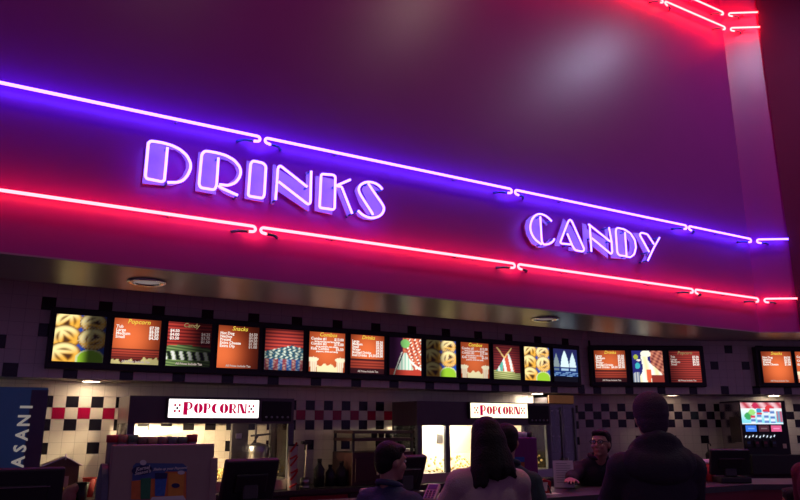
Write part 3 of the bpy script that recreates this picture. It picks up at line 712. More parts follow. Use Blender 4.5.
def popcorn_machine(label, px0, px1, YF, ytop, yhood, sgn, posts, back, lampm, msign, lampx):
    YB = 7.22
    X0 = onY(px0, 410, YF)[0]; X1 = onY(px1, 410, YF)[0]; xm = (X0+X1)/2
    ZT = onY((px0+px1)/2, ytop, YF)[2]; ZH = onY((px0+px1)/2, yhood, YF)[2]
    o = thing('popcorn_machine', label, 'popcorn machine', (xm, YF, BZ)); W = X1-X0; D = YB-YF; h = W/2
    zt = ZT-BZ; zh = ZH-BZ
    bm = nb(); 
    box(bm, -h, h, 0, D, zt-.02, zt); box(bm, -h, h, 0, .03, zh, zt-.02); box(bm, -h, -h+.03, .03, D, zh, zt-.02); box(bm, h-.03, h, .03, D, zh, zt-.02); box(bm, -h+.03, h-.03, D-.03, D, zh, zt-.02)
    obj('hood', bm, mat('hood charcoal enamel', (.11, .09, .095), rough=.3), o)
    bm = nb(); box(bm, -h, h, 0, D, 0, .10, None, .006); obj('base_cabinet', bm, M_STEEL, o)
    for px in posts:
        x = onY(px, 440, YF)[0]-xm
        bm = nb(); box(bm, x-.03, x+.03, 0, .045, .10, zh, None, .004); obj('post', bm, mat('blue grey post', (.11, .115, .15), rough=.35), o)
    for x in (-h+.025, h-.025):
        bm = nb(); box(bm, x-.024, x+.024, D-.05, D, .10, zh, None, .004); obj('post', bm, M_DSTEEL, o)
    for x in (-h+.008, h-.008):
        bm = nb(); box(bm, x-.003, x+.003, .045, D-.05, .10, zh); obj('side_glass', bm, M_GLASS, o)
    bm = nb(); box(bm, -h+.03, h-.03, .012, .018, .30, zh); obj('front_glass', bm, M_GLASS, o)
    if back is not None:
        bm = nb(); box(bm, onY(back[0], 440, YB-.03)[0]-xm, min(h-.03, onY(back[1], 440, YB-.03)[0]-xm), D-.045, D-.035, .10, zh); obj('back_panel', bm, M_TW, o)
    # sign box
    A = onY(sgn[0], sgn[1], YF-.05); B = onY(sgn[2], sgn[3], YF-.05)
    x0, x1, z0, z1 = A[0]-xm, B[0]-xm, B[2]-BZ, A[2]-BZ
    bm = nb(); box(bm, x0-.012, x1+.012, -.045, 0, z0-.012, z1+.012, None, .006); s = obj('sign_box', bm, M_DSTEEL, o)
    bm = nb(); box(bm, x0, x1, -.052, -.045, z0, z1, None, .003); obj('sign_panel', bm, msign, s)
    hh = (z1-z0)*.55; adv = 0; polys = []
    for ch in 'POPCORN':
        pl, a = deco(ch); k = 1.28 if ch == 'P' and adv == 0 else 1.0
        polys += [[(adv+x*k*.82, y*k-(k-1)*.6) for x, y in q] for q in pl]; adv += a*k*.82+.03
    sc_ = (x1-x0)*.71/adv; bm = nb()
    for q in polys: extr(bm, [(x0+(x1-x0)*.155+x*sc_, -.0535, z0+(z1-z0)*.24+y*hh) for x, y in q], (0, -.002, 0))
    obj('lettering', bm, M_SIGNRED, s)
    bm = nb(); bk = nb()
    for (fx, n) in ((.055, 1), (.875, -1)):
        for i in range(3):
            for j in range(3):
                if (i+j) % 2 == 0:
                    xx = x0+(x1-x0)*fx+i*.020; zz = z0+(z1-z0)*.28+j*.026
                    box(bk if (i == 1) else bm, xx, xx+.018, -.0545, -.0535, zz, zz+.022)
    obj('chequer_emblem', bm, M_SIGNRED, s); obj('chequer_emblem', bk, mat('sign black', (.02, .02, .02), rough=.5), s)
    # control panel with a row of knobs on the right of the hood
    xa = x1+.05; xb = h-.03
    bm = nb(); box(bm, xa, xb, -.012, 0, zh+.02, zt-.03, None, .003); cp = obj('control_panel', bm, M_BLK2, o)
    for k in range(5):
        bm = nb(); lathe(bm, [(.010, 0), (.010, .014), (.006, .018)], 12, M=Matrix.Translation((xa+.04+k*(xb-xa-.08)/4, -.012, zh+.06)) @ Matrix.Rotation(PI/2, 4, 'X')); obj('knob', bm, M_STEEL, cp)
    # heat lamps under the hood; the weak right one is added to brighten its pane
    for lx in lampx:
        lm_ = M_PLAMP3 if lx > 530 else lampm
        x = onY(lx, 424, YF+.2)[0]-xm
        bm = nb(); lathe(bm, [(.028, .06), (.05, .035), (.03, .012), (.004, .008)], 16, loc=(x, .22, zh+.012)); obj('lamp', bm, lm_, o, True)
    return o, xm, h, D, zh, YF
M_PLAMP = emi('popcorn lamp', (1.0, .74, .44), 620)
M_PLAMP3 = emi('added weak pane lamp', (1.0, .72, .42), 170)  # added to brighten the second machine's right pane
M_PLAMP2 = emi('popcorn lamp strong', (1.0, .83, .56), 420)
pm, xm, h, D, zh, YF = popcorn_machine('popcorn machine with open glass front behind the seasoning stand, on the left', 129, 294, 6.68, 397, 423.5, (169.3, 398.8, 258.4, 418), (130, 291), None, M_PLAMP, M_SIGNL, (171, 140))
def in_pm(px, py, y, xm, YF): p = onY(px, py, YF+y); return p[0]-xm, p[2]-BZ
# kettle, its hanger and the dark upright with an outlet plate
ux0, _ = in_pm(232, 440, .30, xm, YF); ux1, _ = in_pm(248, 440, .30, xm, YF)
bm = nb(); box(bm, ux0, ux1, .30, .36, .28, zh); up = obj('upright', bm, M_DSTEEL, pm)
bx, bz = in_pm(239, 436, .29, xm, YF)
bm = nb(); box(bm, bx-.03, bx+.03, .292, .30, bz-.025, bz+.025, None, .003); obj('switch_plate', bm, M_STEEL, up)
kx0, kz = in_pm(258, 450, .25, xm, YF)
bm = nb(); lathe(bm, [(.085, -.09), (.105, -.08), (.11, .04), (.10, .05), (.03, .065), (.012, .07)], 28, loc=(kx0, .25, kz)); ke = obj('kettle', bm, M_STEEL, pm, True)
bm = nb(); tube(bm, smooth_path([(kx0+.10, .25, kz+.0), (kx0+.15, .25, kz+.03), (kx0+.14, .25, kz-.09), (kx0+.09, .25, kz-.08)], .03), .007); obj('kettle_handle', bm, M_DSTEEL, ke, True)
bm = nb(); tube(bm, [(kx0-.03, .25, zh), (kx0-.03, .25, kz+.06)], .011); tube(bm, [(kx0-.08, .25, kz+.135), (kx0+.12, .25, kz+.15)], .010); tube(bm, [(kx0-.0, .25, kz+.14), (kx0-.12, .25, kz-.02)], .008); obj('hanger_arm', bm, M_DSTEEL, pm, True)
pile = nb()
for k in range(260):
    r = random.random(); x = random.uniform(-h+.06, h-.06); y = random.uniform(.06, D-.08)
    q = bmesh.ops.create_icosphere(pile, subdivisions=1, radius=random.uniform(.012, .02))['verts']
    bmesh.ops.translate(pile, vec=(x, y, .105+random.random()*.09), verts=q)
M_POP = mat('popped corn', (.80, .62, .25), rough=.9, bump=.3)
pp = obj('popcorn', pile, M_POP, pm); pp['kind'] = 'stuff'
lab = [in_pm(p, 429, D-.06, xm, YF) for p in (141, 166)]
for (lx, lz) in lab:
    bm = nb(); box(bm, lx-.06, lx+.06, D-.058, D-.055, lz-.045, lz+.02); st_ = obj('notice', bm, M_PAPER, pm)
    bm = nb(); 
    for k in range(3): box(bm, lx-.045+.012*k, lx+.045, D-.060, D-.058, lz-.02+.014*k, lz-.012+.014*k)
    obj('notice_text', bm, M_BLK, st_)
pm2, xm2, h2_, D2, zh2, YF2 = popcorn_machine('popcorn machine with brightly lit cream interior behind the dark-haired woman', 417, 550, 6.68, 402.2, 425.5, (470.6, 402.8, 527.8, 418), (420, 448, 549), (419, 549), M_PLAMP2, M_SIGNL2, (432, 464, 537))
pile = nb()
for k in range(200):
    q = bmesh.ops.create_icosphere(pile, subdivisions=1, radius=random.uniform(.012, .02))['verts']
    bmesh.ops.translate(pile, vec=(random.uniform(-h2_+.06, h2_-.06), random.uniform(.06, D2-.08), .105+random.random()*.16), verts=q)
pp = obj('popcorn', pile, M_POP, pm2); pp['kind'] = 'stuff'
gx, gz = in_pm(441, 438, D2-.06, xm2, YF2)
bm = nb(); box(bm, gx-.05, gx+.03, D2-.06, D2-.046, gz-.06, gz+.05); obj('outlet_plate', bm, M_STEEL, pm2)
# kettle of the second machine near its right pane
kx2, kz2 = in_pm(500, 436, .26, xm2, YF2)
bm = nb(); lathe(bm, [(.085, -.09), (.105, -.08), (.11, .04), (.10, .05), (.03, .065), (.012, .07)], 28, loc=(kx2, .26, kz2)); obj('kettle', bm, M_STEEL, pm2, True)
bm = nb(); tube(bm, [(kx2, .26, zh2), (kx2, .26, kz2+.06)], .011); obj('hanger_arm', bm, M_DSTEEL, pm2, True)

# ================================================================== drinks cooler at the left
CYc = 6.50; M_NAVY = mat('deep blue cooler panel', (.05, .09, .27), rough=.35, noise=.35, nscale=2.5, emit=(.02, .06, .16), estr=.12)
M_NAVY2 = mat('grey blue cooler edge', (.09, .09, .15), rough=.4)
M_CREAM = mat('cream glowing lettering', (.90, .86, .70), rough=.6, emit=(.9, .85, .7), estr=.22)  # letters and panel given a faint added glow as if backlit
Xr = onY(45, 420, CYc)[0]; Zt = onY(40, 387.5, CYc)[2]
o = thing('drinks_cooler', 'tall dark blue drinks cooler with cream letters running up its front', 'cooler', (Xr-.33, CYc, 0))
bm = nb(); box(bm, -.33, .33, 0, .60, 0, Zt, None, .01); obj('front_panel', bm, M_NAVY, o)
bm = nb(); box(bm, .21, .331, -.004, .0, .05, Zt-.02); obj('edge_strip', bm, M_NAVY2, o)
bm = nb()
lt = 'DASANI'; pos = [(15.5, 476), (18, 462), (20, 448.5), (22, 435), (24, 420.5), (26.5, 407)]
Mrot = Matrix(((0, -1, 0, 0), (0, 0, -1, 0), (1, 0, 0, 0), (0, 0, 0, 1)))
lines = []
for ch, (px, py) in zip(lt, pos):
    p = onY(px, py, CYc); cx, cz = p[0]-(Xr-.33), p[2]
    lines.append((ch, cz-0, -(cx+.040), .122, 0, 'CENTER', .0035))
link('lettering', text_mesh(lines, Matrix.Translation((0, -.0045, 0)) @ Mrot, .003), M_CREAM, o)

# ================================================================== left group on the back counter
def place(px, py_bottom, Y): return onY(px, py_bottom, Y)
X = onY(62, 480, 6.80)[0]
zt_ = onY(62, 466, 6.75)[2]-BZ
o = thing('napkin_cabinet', 'brown box with a peaked clear lid on the back counter by the blue cooler', 'box', (X, 6.72, BZ))
bm = nb(); box(bm, -.15, .115, 0, .26, 0, zt_, None, .006); obj('body', bm, M_CARD, o)
bm = nb(); extr(bm, [(-.17, -.01, zt_), (.135, -.01, zt_), (.0, -.01, zt_+.07)], (0, .28, 0)); obj('lid', bm, mat('brown lid', (.16, .08, .05), rough=.6), o)
bm = nb(); tube(bm, [(-.17, -.014, zt_+.002), (0, -.014, zt_+.075), (.135, -.014, zt_+.002)], .006, 6); tube(bm, [(0, -.014, zt_+.05), (0, -.014, zt_+.10)], .006, 6); obj('lid_trim', bm, M_LETTER, o)
bm = nb(); box(bm, -.06, .04, -.003, 0, .02, zt_-.08); obj('front_slot', bm, M_STEEL, o)
def cup(label, px, Y, r, hgt, m, name='paper_cup', rim=None, Z=BZ, grp=None):
    p = onY(px, 480, Y); t = thing(name, label, 'cup', (p[0], Y, Z), 0, grp)
    bm = nb(); lathe(bm, [(r*.70, 0), (r, hgt), (r*.95, hgt), (r*.66, .006)], 22, cap=False); bmesh.ops.create_circle(bm, cap_ends=True, radius=r*.69, segments=22, matrix=Matrix.Translation((0, 0, .004))); obj('body', bm, m, t, True)
    bm = nb(); tube(bm, [(r*math.cos(2*PI*k/22), r*math.sin(2*PI*k/22), hgt) for k in range(22)], .004, 6, True); obj('rim', bm, rim or m, t, True)
    return t
M_RCUP = mat('red paper', (.45, .02, .02), rough=.6)
cup('red paper cup on the back counter beside the brown box', 89.5, 6.92, .055, .155, M_RCUP)
cup('black cup on the back counter right of the pink crumpled bag', 83, 6.66, .055, .135, M_BLK)
bm = nb()
for (dx, dz, r) in ((-.04, .045, .04), (-.0, .08, .045), (.035, .10, .04), (.0, .03, .05), (-.06, .03, .03)): ell(bm, (dx, 0, dz), (r, r*.8, r))
p = onY(71, 488, 6.645); bg = blob('paper_bag', bm, mat('pink brown crumpled paper', (.50, .26, .20), rough=.8, bump=.6, bscale=40), None, .012, 2); bg.location = (p[0], 6.645, BZ); tag(bg, 'pinkish crumpled paper bag on the back counter left of the black cup', 'bag')
bm = nb(); lathe(bm, [(.028, 0), (.03, .09), (.012, .12), (.012, .14)], 16); p = onY(60, 490, 6.66); t = thing('sauce_bottle', 'small yellow squeeze bottle standing before the brown box', 'bottle', (p[0], 6.66, BZ)); obj('body', bm, mat('mustard yellow plastic', (.65, .42, .04), rough=.4), t, True)
bm = nb(); lathe(bm, [(.013, .14), (.004, .17)], 12); obj('nozzle', bm, M_PAPER, t, True)

# ================================================================== seasoning stand on the front counter
SY = 4.02
XL = onY(110.5, 470, SY)[0]; XR = onY(213.5, 470, SY)[0]; xs = (XL+XR)/2; hw = (XR-XL)/2
zs0 = onY(150, 444.5, SY)[2]-CZ; zs1 = onY(215, 458, SY)[2]-CZ
o = thing('seasoning_stand', 'brown grey seasoning stand with an orange and blue poster on its front', 'stand', (xs, SY, CZ))
bm = nb(); box(bm, -hw, hw, 0, .05, 0, zs0, None, .008); box(bm, -hw, hw, .05, .34, 0, .06); obj('panel', bm, M_BROWN, o)
bm = nb(); box(bm, hw-.02, hw+.022, -.005, .34, 0, zs1, None, .006); obj('side_flange', bm, M_BROWN, o)
bm = nb(); extr(bm, [(-hw-.002, y, z) for (y, z) in arc_poly(.10, zs0*.30, .10, zs0*.45, 180, 0, 12)+[(.20, 0), (0, 0)]], (-.03, 0, 0)); obj('side_wing', bm, M_NAVY2, o)
bm = nb(); box(bm, -hw+.01, hw-.05, .24, .26, .06, zs0-.03); obj('back_tray', bm, M_DSTEEL, o)
def sp(px, py): p = onY(px, py, SY); return p[0]-xs, p[2]-CZ
M_PBLUE = mat('poster slate blue', (.05, .10, .26), rough=.5); M_PORG = mat('poster orange', (.62, .16, .03), rough=.5, noise=.35, nscale=25)
M_PNAVY = mat('poster navy', (.008, .012, .08), rough=.5); M_PGRN = mat('poster green', (.02, .17, .07), rough=.5, noise=.3, nscale=60); M_PWHT = mat('poster white', (.62, .60, .58), rough=.5)
M_PBL2 = mat('poster bright blue', (.03, .12, .42), rough=.5, noise=.4, nscale=60); M_PYEL = mat('poster amber', (.70, .28, .03), rough=.5, noise=.3, nscale=30)
def spoly(name, pts, m, lay, par):
    bm = nb(); extr(bm, [(*(lambda q: (q[0], -.0008-.0012*lay, q[1]))(sp(*p)),) for p in pts], (0, .0011, 0)); return obj(name, bm, m, par)
# the poster sheet: rounded blue header, orange field, three pouches
sh = spoly('poster', [(133, 466), (136, 463), (183, 463.5), (187, 467), (186.5, 500), (131, 500)], M_PBLUE, 0, o)
spoly('orange_field', [(131.5, 481), (160, 478), (166, 471.5), (186.4, 471.5), (186.2, 499.5), (131, 499.5)], M_PORG, 1, sh)
spoly('pouch', [(140.5, 478.5), (151, 477.5), (150, 499), (140.5, 499)], M_PGRN, 2, sh)
spoly('pouch', [(155, 473), (167.5, 472.8), (164.5, 496), (154.8, 496)], M_PBL2, 2, sh)
spoly('pouch_top', [(155, 473), (167.5, 472.8), (166.8, 478.5), (155, 479)], M_PNAVY, 3, sh)
spoly('pouch', [(168.5, 473), (184, 474), (183, 496), (168, 496)], M_PYEL, 2, sh)
spoly('pouch_bowl', [(175.5+4.2*math.cos(a/8*PI), 485.5+2.4*math.sin(a/8*PI)) for a in range(0, 16)], M_PNAVY, 3, sh)
spoly('price_burst', arc_poly(181, 472.5, 3.6, 2.0, 0, 345, 16), M_PWHT, 3, sh)
ov = spoly('oval_badge', [(142+10.5*math.cos(a/12*PI)*1.0, 470-4.8*math.sin(a/12*PI)-1.0*math.cos(a/12*PI)) for a in range(24)], M_PNAVY, 2, sh)
spoly('kernel_emblem', arc_poly(143, 462.5, 3.3, 2.7, 0, 340, 14), M_PWHT, 3, sh)
spoly('footer_band', [(152, 497), (183, 495.5), (186, 500), (150, 500)], M_PWHT, 3, sh)
def stext(name, s, px, py, hpx, rot, m, lay, par, shear=.3):
    x, z = sp(px, py); x2, z2 = sp(px, py-hpx); size = (z2-z)*1.4
    M = Matrix.Translation((x, -.0012*lay-.0012, z)) @ Matrix.Rotation(PI/2, 4, 'X') @ Matrix.Rotation(rot, 4, 'Z')
    return link(name, text_mesh([(s, 0, 0, size, shear, 'CENTER', .0006)], M, .0006), m, par)
stext('badge_lettering', 'Kernel', 142.5, 469.8, 3.6, .16, M_PWHT, 4, ov); stext('badge_lettering', "Season's", 142.5, 473.6, 3.4, .16, M_PWHT, 4, ov)
stext('tagline', 'Shake up your Popcorn!', 170, 469.6, 2.5, 0.02, M_PWHT, 3, sh)
sc_cols = [((.45, .03, .04), 'red'), ((.42, .20, .12), 'tan'), ((.10, .20, .12), 'green'), ((.20, .14, .10), 'brown'), ((.50, .35, .18), 'amber'), ((.25, .16, .14), 'umber'), ((.16, .18, .16), 'grey green'), ((.14, .17, .13), 'olive'), ((.35, .04, .05), 'dark red')]
for i, (c, nm) in enumerate(sc_cols):
    x, z = sp(118.5+i*9.9, 440); 
    t = thing('seasoning_shaker', '%s topped seasoning shaker, %s from the left on the seasoning stand' % (nm, ['first', 'second', 'third', 'fourth', 'fifth', 'sixth', 'seventh', 'eighth', 'ninth'][i]), 'shaker', (xs+x*1.03, SY+.14, CZ+.06), 0, 'seasoning shakers on the stand')
    hh_ = zs0-.06+.045-(.012 if 2 < i < 8 else 0)
    bm = nb(); lathe(bm, [(.026, 0), (.027, hh_-.03), (.024, hh_-.025)], 14); obj('jar', bm, M_SMOKE if False else mat('shaker jar', (.2, .17, .15), rough=.3), t, True)
    bm = nb(); lathe(bm, [(.030, hh_-.035), (.031, hh_), (.027, hh_+.004)], 14); obj('cap', bm, mat('shaker cap '+nm, c, rough=.5), t, True)

# ================================================================== registers
def register(label, px, Y=None, P=None, ytop=460, w=.34, face=0., tilt=.30, Hs=.27, slit=False, stand=True):
    """point of sale terminal whose back is towards the customers"""
    if P is None: q = onY(px, 480, Y); P = (q[0], Y)
    t = thing('cash_register', label, 'cash register', (P[0], P[1], CZ), face, 'registers on the service counter')
    zt = ytop-CZ
    bm = nb(); box(bm, -.13, .13, -.02, .22, 0, .05, None, .012); obj('base', bm, M_BLK, t)
    bm = nb(); box(bm, -.05, .05, .07, .12, .05, zt-Hs*.5, None, .01); obj('stand', bm, mat('dark grey plastic', (.05, .045, .05), rough=.4), t)
    M = Matrix.Translation((0, .06, zt)) @ Matrix.Rotation(tilt, 4, 'X')
    bm = nb(); box(bm, -w/2, w/2, -.02, .025, -Hs, 0, M, .012); m = obj('monitor', bm, M_BLK2, t)
    bm = nb(); box(bm, -w/2+.02, w/2-.02, .0255, .027, -Hs+.02, -.02, M); obj('display', bm, mat('black screen glass', (.01, .01, .012), rough=.1), m)
    bm = nb(); box(bm, -w*.30, w*.30, -.034, -.02, -Hs*.72, -Hs*.30, M, .008); obj('back_hump', bm, M_BLK, m)
    if slit:
        bm = nb(); box(bm, -w*.33, w*.33, -.036, -.034, -Hs*.34, -Hs*.325, M); obj('vent', bm, M_STEEL, m)
    return t
Ya = 4.18
register('black cash register at the left edge before the blue cooler', 24, 4.02, ytop=onY(30, 468.5, 4.02)[2], w=.37, Hs=.255, tilt=.15, slit=True)
register('black cash register between the seasoning stand and the striped cup tube', 257, Ya, ytop=onY(257, 459.5, Ya)[2], w=.345, tilt=.30, Hs=.27, face=.12)
register('black cash register before the boy in the navy jacket', 415, 4.22, ytop=onY(415, 456, 4.22)[2], w=.31, tilt=.36, Hs=.25, face=.15, slit=True)
pr_ = at(736, 480, 6.32)
register('black cash register on the angled counter before the soda dispenser', 0, P=(pr_[0], pr_[1]), ytop=at(736, 449.5, 6.32)[2], w=.34, face=-T30, tilt=.25, Hs=.22, slit=True)

# ================================================================== items along the back counter
def bc(px, Y): return onY(px, 480, Y)[0]
M_STRIPE = mat('red and cream striped card', (.60, .50, .46), rough=.6)
o = thing('cup_tube', 'tall pale tube of stacked cups with red swirls on the back counter', 'cup holder', (bc(292, 6.62), 6.62, BZ))
tz = onY(292, 446, 6.63)[2]-BZ
bm = nb(); lathe(bm, [(.040, 0), (.044, tz*.5), (.047, tz), (.040, tz+.004)], 24); tb = obj('tube', bm, M_STRIPE, o, True)
bm = nb()
for k in range(6):
    tube(bm, [((.0455)*math.cos(-2.4+j*.22+.2*math.sin(k)), (.0455)*math.sin(-2.4+j*.22), .03+k*tz/6.3+.012*j*(1 if k % 2 else .4)) for j in range(8)], .010, 6)
obj('swirl_print', bm, mat('red print', (.55, .03, .02), rough=.6), tb, True)
bm = nb(); lathe(bm, [(.050, tz), (.052, tz+.012), (.02, tz+.018)], 24); obj('top_collar', bm, M_BLK, o, True)
o = thing('butter_pump', 'upright pale pump rod with a small steel cup beside the striped cup tube', 'pump', (bc(305, 6.72), 6.72, BZ))
pz = onY(307, 441, 6.72)[2]-BZ
bm = nb(); lathe(bm, [(.045, .03), (.045, .10), (.0, .105)], 20, M=Matrix.Identity(4)); lathe(bm, [(.05, 0), (.05, .03)], 20); obj('cup', bm, M_STEEL, o, True)
bm = nb(); tube(bm, [(0, 0, .1), (.01, 0, pz-.02)], .009); obj('rod', bm, mat('ivory plastic', (.5, .42, .38), rough=.4), o, True)
bm = nb(); box(bm, -.05, .05, -.03, .03, pz-.03, pz, None, .006); obj('pump_head', bm, M_BLK, o)
for (px, hgt, r, lb) in ((319, .27, .055, 'tall dark bottle on the back counter right of the pump rod'), (330, .21, .05, 'shorter dark bottle in the middle of the three on the back counter'), (341, .24, .06, 'dark bottle on the back counter next to the brown warming cabinet')):
    t = thing('syrup_bottle', lb, 'bottle', (bc(px, 6.86), 6.86, BZ), 0, 'dark bottles on the back counter')
    bm = nb(); lathe(bm, [(r, 0), (r, hgt*.62), (r*.4, hgt*.8), (r*.35, hgt*.9)], 18); obj('body', bm, mat('dark bottle glass', (.012, .012, .02), rough=.4), t, True)
    bm = nb(); lathe(bm, [(r*.42, hgt*.89), (r*.42, hgt)], 14); obj('cap', bm, M_BLK, t, True)
# warming cabinet with shelves above it
xa, xb = bc(352, 6.74), onY(417, 410, 6.68)[0]-.012; xm_ = (xa+xb)/2; hw_ = (xb-xa)/2
M_WCAB = mat('dark maroon enamel', (.075, .028, .03), rough=.4)
o = thing('warming_cabinet', 'dark maroon warming cabinet with two open shelves above, left of the second popcorn machine', 'cabinet', (xm_, 6.74, BZ))
zA = onY(385, 452, 6.74)[2]-BZ; zB = onY(385, 438, 6.74)[2]-BZ; zC = onY(385, 430.5, 6.74)[2]-BZ; zD = onY(385, 426, 6.74)[2]-BZ
bm = nb(); box(bm, -hw_, hw_, 0, .48, 0, zA, None, .008); bd = obj('body', bm, M_WCAB, o)
for k in range(2):
    bm = nb(); box(bm, -hw_+.03+k*hw_, -.015+k*hw_, -.014, 0, .04, zA-.06, None, .005); d_ = obj('door', bm, M_WCAB, o)
    bm = nb(); box(bm, -hw_*.5+.1*(1-2*k)-.01+k*hw_, -hw_*.5+.1*(1-2*k)+.01+k*hw_, -.04, -.014, .10, .24, None, .004); obj('handle', bm, M_STEEL, d_)
for z in (zB, zC):
    bm = nb(); box(bm, -hw_, hw_, 0, .46, z-.03, z); obj('shelf', bm, M_WCAB, o)
for x in (-hw_+.012, hw_-.012):
    for y in (.012, .44):
        bm = nb(); box(bm, x-.012, x+.012, y-.012, y+.012, zA, zC-.03); obj('shelf_post', bm, M_DSTEEL, o)
for i, (px, w) in enumerate(((403, .03), (410, .11), (416, .05))):
    x = onY(px, 452, 6.76)[0]
    bm = nb(); box(bm, -w/2, w/2, 0, .1, 0, .03, None, .004); b_ = obj('carton', bm, M_PAPER); b_.location = (x, 6.78, BZ+zA); tag(b_, ['small white carton left of two others on the warming cabinet', 'widest white carton on top of the warming cabinet', 'white carton at the right end on the warming cabinet'][i], 'carton', 'white cartons on the warming cabinet')
for i, px in enumerate((377, 384, 391)):
    bm = nb(); lathe(bm, [(.03, 0), (.034, .05), (.02, .06)], 14); b_ = obj('tin', bm, M_BLK, None, True); b_.location = (onY(px, 437, 6.8)[0], 6.86, BZ+zB); tag(b_, ['leftmost dark tin on the lower shelf of the warming cabinet', 'middle dark tin on the lower shelf of the warming cabinet', 'rightmost dark tin on the lower shelf of the warming cabinet'][i], 'tin', 'dark tins on the shelf')

# glass door fridge in the corner
fx0, fx1 = onY(550.5, 450, 7.00)[0], onY(577, 450, 7.00)[0]; fm = (fx0+fx1)/2; fh_ = (fx1-fx0)/2
FZ = onY(563, 394.5, 7.00)[2]
pass; fm = (fx0+fx1)/2; fh_ = (fx1-fx0)/2
o = thing('glass_door_fridge', 'tall dark glass-door fridge with an amber header right of the second popcorn machine', 'fridge', (fm, 7.00, 0))
bm = nb(); box(bm, -fh_, -fh_+.03, .02, .28, .05, FZ); box(bm, fh_-.03, fh_, .02, .28, .05, FZ); box(bm, -fh_, fh_, .26, .28, .05, FZ); box(bm, -fh_, fh_, .02, .28, FZ-.04, FZ); box(bm, -fh_, fh_, .02, .28, 0, .12); obj('body', bm, M_DSTEEL, o)
zh_ = onY(563, 403.5, 7.00)[2]
bm = nb(); box(bm, -fh_+.01, fh_-.01, -.005, .02, zh_, FZ-.01, None, .004); obj('header_panel', bm, mat('amber backlit header', (.20, .09, .04), rough=.4, emit=(.25, .10, .035), estr=.22), o)
for k in (-1, 1):
    x0, x1 = (-fh_, -.004) if k < 0 else (.004, fh_)
    bm = nb(); b_ = .022; 
    for q in ((x0, x0+b_, .12, zh_-.01), (x1-b_, x1, .12, zh_-.01), (x0+b_, x1-b_, .12, .16), (x0+b_, x1-b_, zh_-.05, zh_-.01)): box(bm, q[0], q[1], -.012, .018, q[2], q[3])
    d_ = obj('door', bm, mat('grey aluminium frame', (.25, .25, .27), rough=.35, metal=.8), o)
    bm = nb(); box(bm, x0+b_, x1-b_, 0, .006, .16, zh_-.05); obj('pane', bm, M_GLASS, d_)
    bm = nb(); box(bm, -.03*k-.006+.03*0, -.03*k+.006, -.04, -.012, .85, 1.15, None, .004); obj('handle', bm, M_STEEL, d_)
for z in (.5, .85, 1.2, 1.52):
    bm = nb(); box(bm, -fh_+.03, fh_-.03, .04, .255, z, z+.012); obj('shelf', bm, M_DSTEEL, o)
bcols = [((.02, .05, .12), 'navy'), ((.10, .02, .02), 'dark red'), ((.03, .08, .05), 'green')]
for zi, z in enumerate((.862, 1.212, 1.532)):
    for k in range(4):
        c, nm = bcols[(k+zi) % 3]
        t = thing('drink_bottle', '%s drink bottle, %s on the %s visible shelf of the glass-door fridge' % (nm, ['leftmost', 'second', 'third', 'rightmost'][k], ['lowest', 'middle', 'top'][zi]), 'bottle', (fm-fh_+.075+k*(2*fh_-.15)/3, 7.00+.13, z), 0, 'bottles in the glass-door fridge')
        bm = nb(); lathe(bm, [(.03, 0), (.032, .13), (.012, .18), (.012, .19)], 14); obj('body', bm, mat('bottle '+nm, c, rough=.2), t, True)
        bm = nb(); lathe(bm, [(.014, .188), (.014, .205)], 12); obj('cap', bm, M_PAPER, t, True)

# ================================================================== front counter items, middle
def onC(px, py): return onZ(px, py, CZ)
# purple display box with a blue and orange label and white cups on top
P = at(525, 484, 5.35)
o = thing('display_box', 'tall plain purple display box on the counter right of the woman', 'box', (P[0], P[1], CZ), -T30*.9)
pz = at(525, 437.5, 5.35)[2]-CZ; w2 = .5*24*5.35/731
bm = nb(); box(bm, -w2, w2, -.05, .09, 0, pz, None, .006); obj('carton', bm, mat('magenta purple card', (.20, .022, .17), rough=.5), o)
bm = nb(); box(bm, -w2+.0, -w2*.10, -.0525, -.05, pz*.40, pz*.62); lb = obj('label', bm, mat('orange label', (.42, .12, .04), rough=.5), o)
bm = nb(); box(bm, -w2+.0, -w2*.10, -.0535, -.0525, pz*.57, pz*.66); obj('label_header', bm, M_PBL2, lb)
for i, dx in enumerate((-.06, -.025, .01, .05)):
    bm = nb(); lathe(bm, [(.016, 0), (.02, .035), (.0, .04)], 12); c_ = obj('sample_cup', bm, M_PAPER if i < 3 else M_BLK, None, True); q = Matrix.Rotation(-T30*.9, 3, 'Z') @ Vector((dx, 0, 0)); c_.location = (P[0]+q.x, P[1]+q.y, CZ+pz)
    tag(c_, ['leftmost white sample cup on the purple box', 'second white sample cup on the purple box', 'third white sample cup on the purple box', 'black cup at the right end of the purple box top'][i], 'cup', 'small cups on the purple box')
# framed notice
P = at(564.5, 486, 5.85)
o = thing('notice_stand', 'white printed notice in an upright stand on the counter', 'notice', (P[0], P[1], CZ), -T30)
nz1 = at(564, 460.5, 5.85)[2]-CZ; nw = 10*5.85/731
Mt = Matrix.Rotation(-.08, 4, 'X')
bm = nb(); box(bm, -nw, nw, 0, .003, .006, nz1, Mt); sh_ = obj('sheet', bm, M_PAPER, o)
bm = nb()
for k in range(9): box(bm, -nw*.72, nw*(.72 if k % 3 else .4), -.001, 0, nz1*(.88-.085*k), nz1*(.88-.085*k)+.004, Mt)
obj('print', bm, mat('grey print', (.25, .23, .24), rough=.7), sh_)
bm = nb(); box(bm, -nw, nw, -.03, .05, 0, .006); obj('foot', bm, M_GLASS, o)
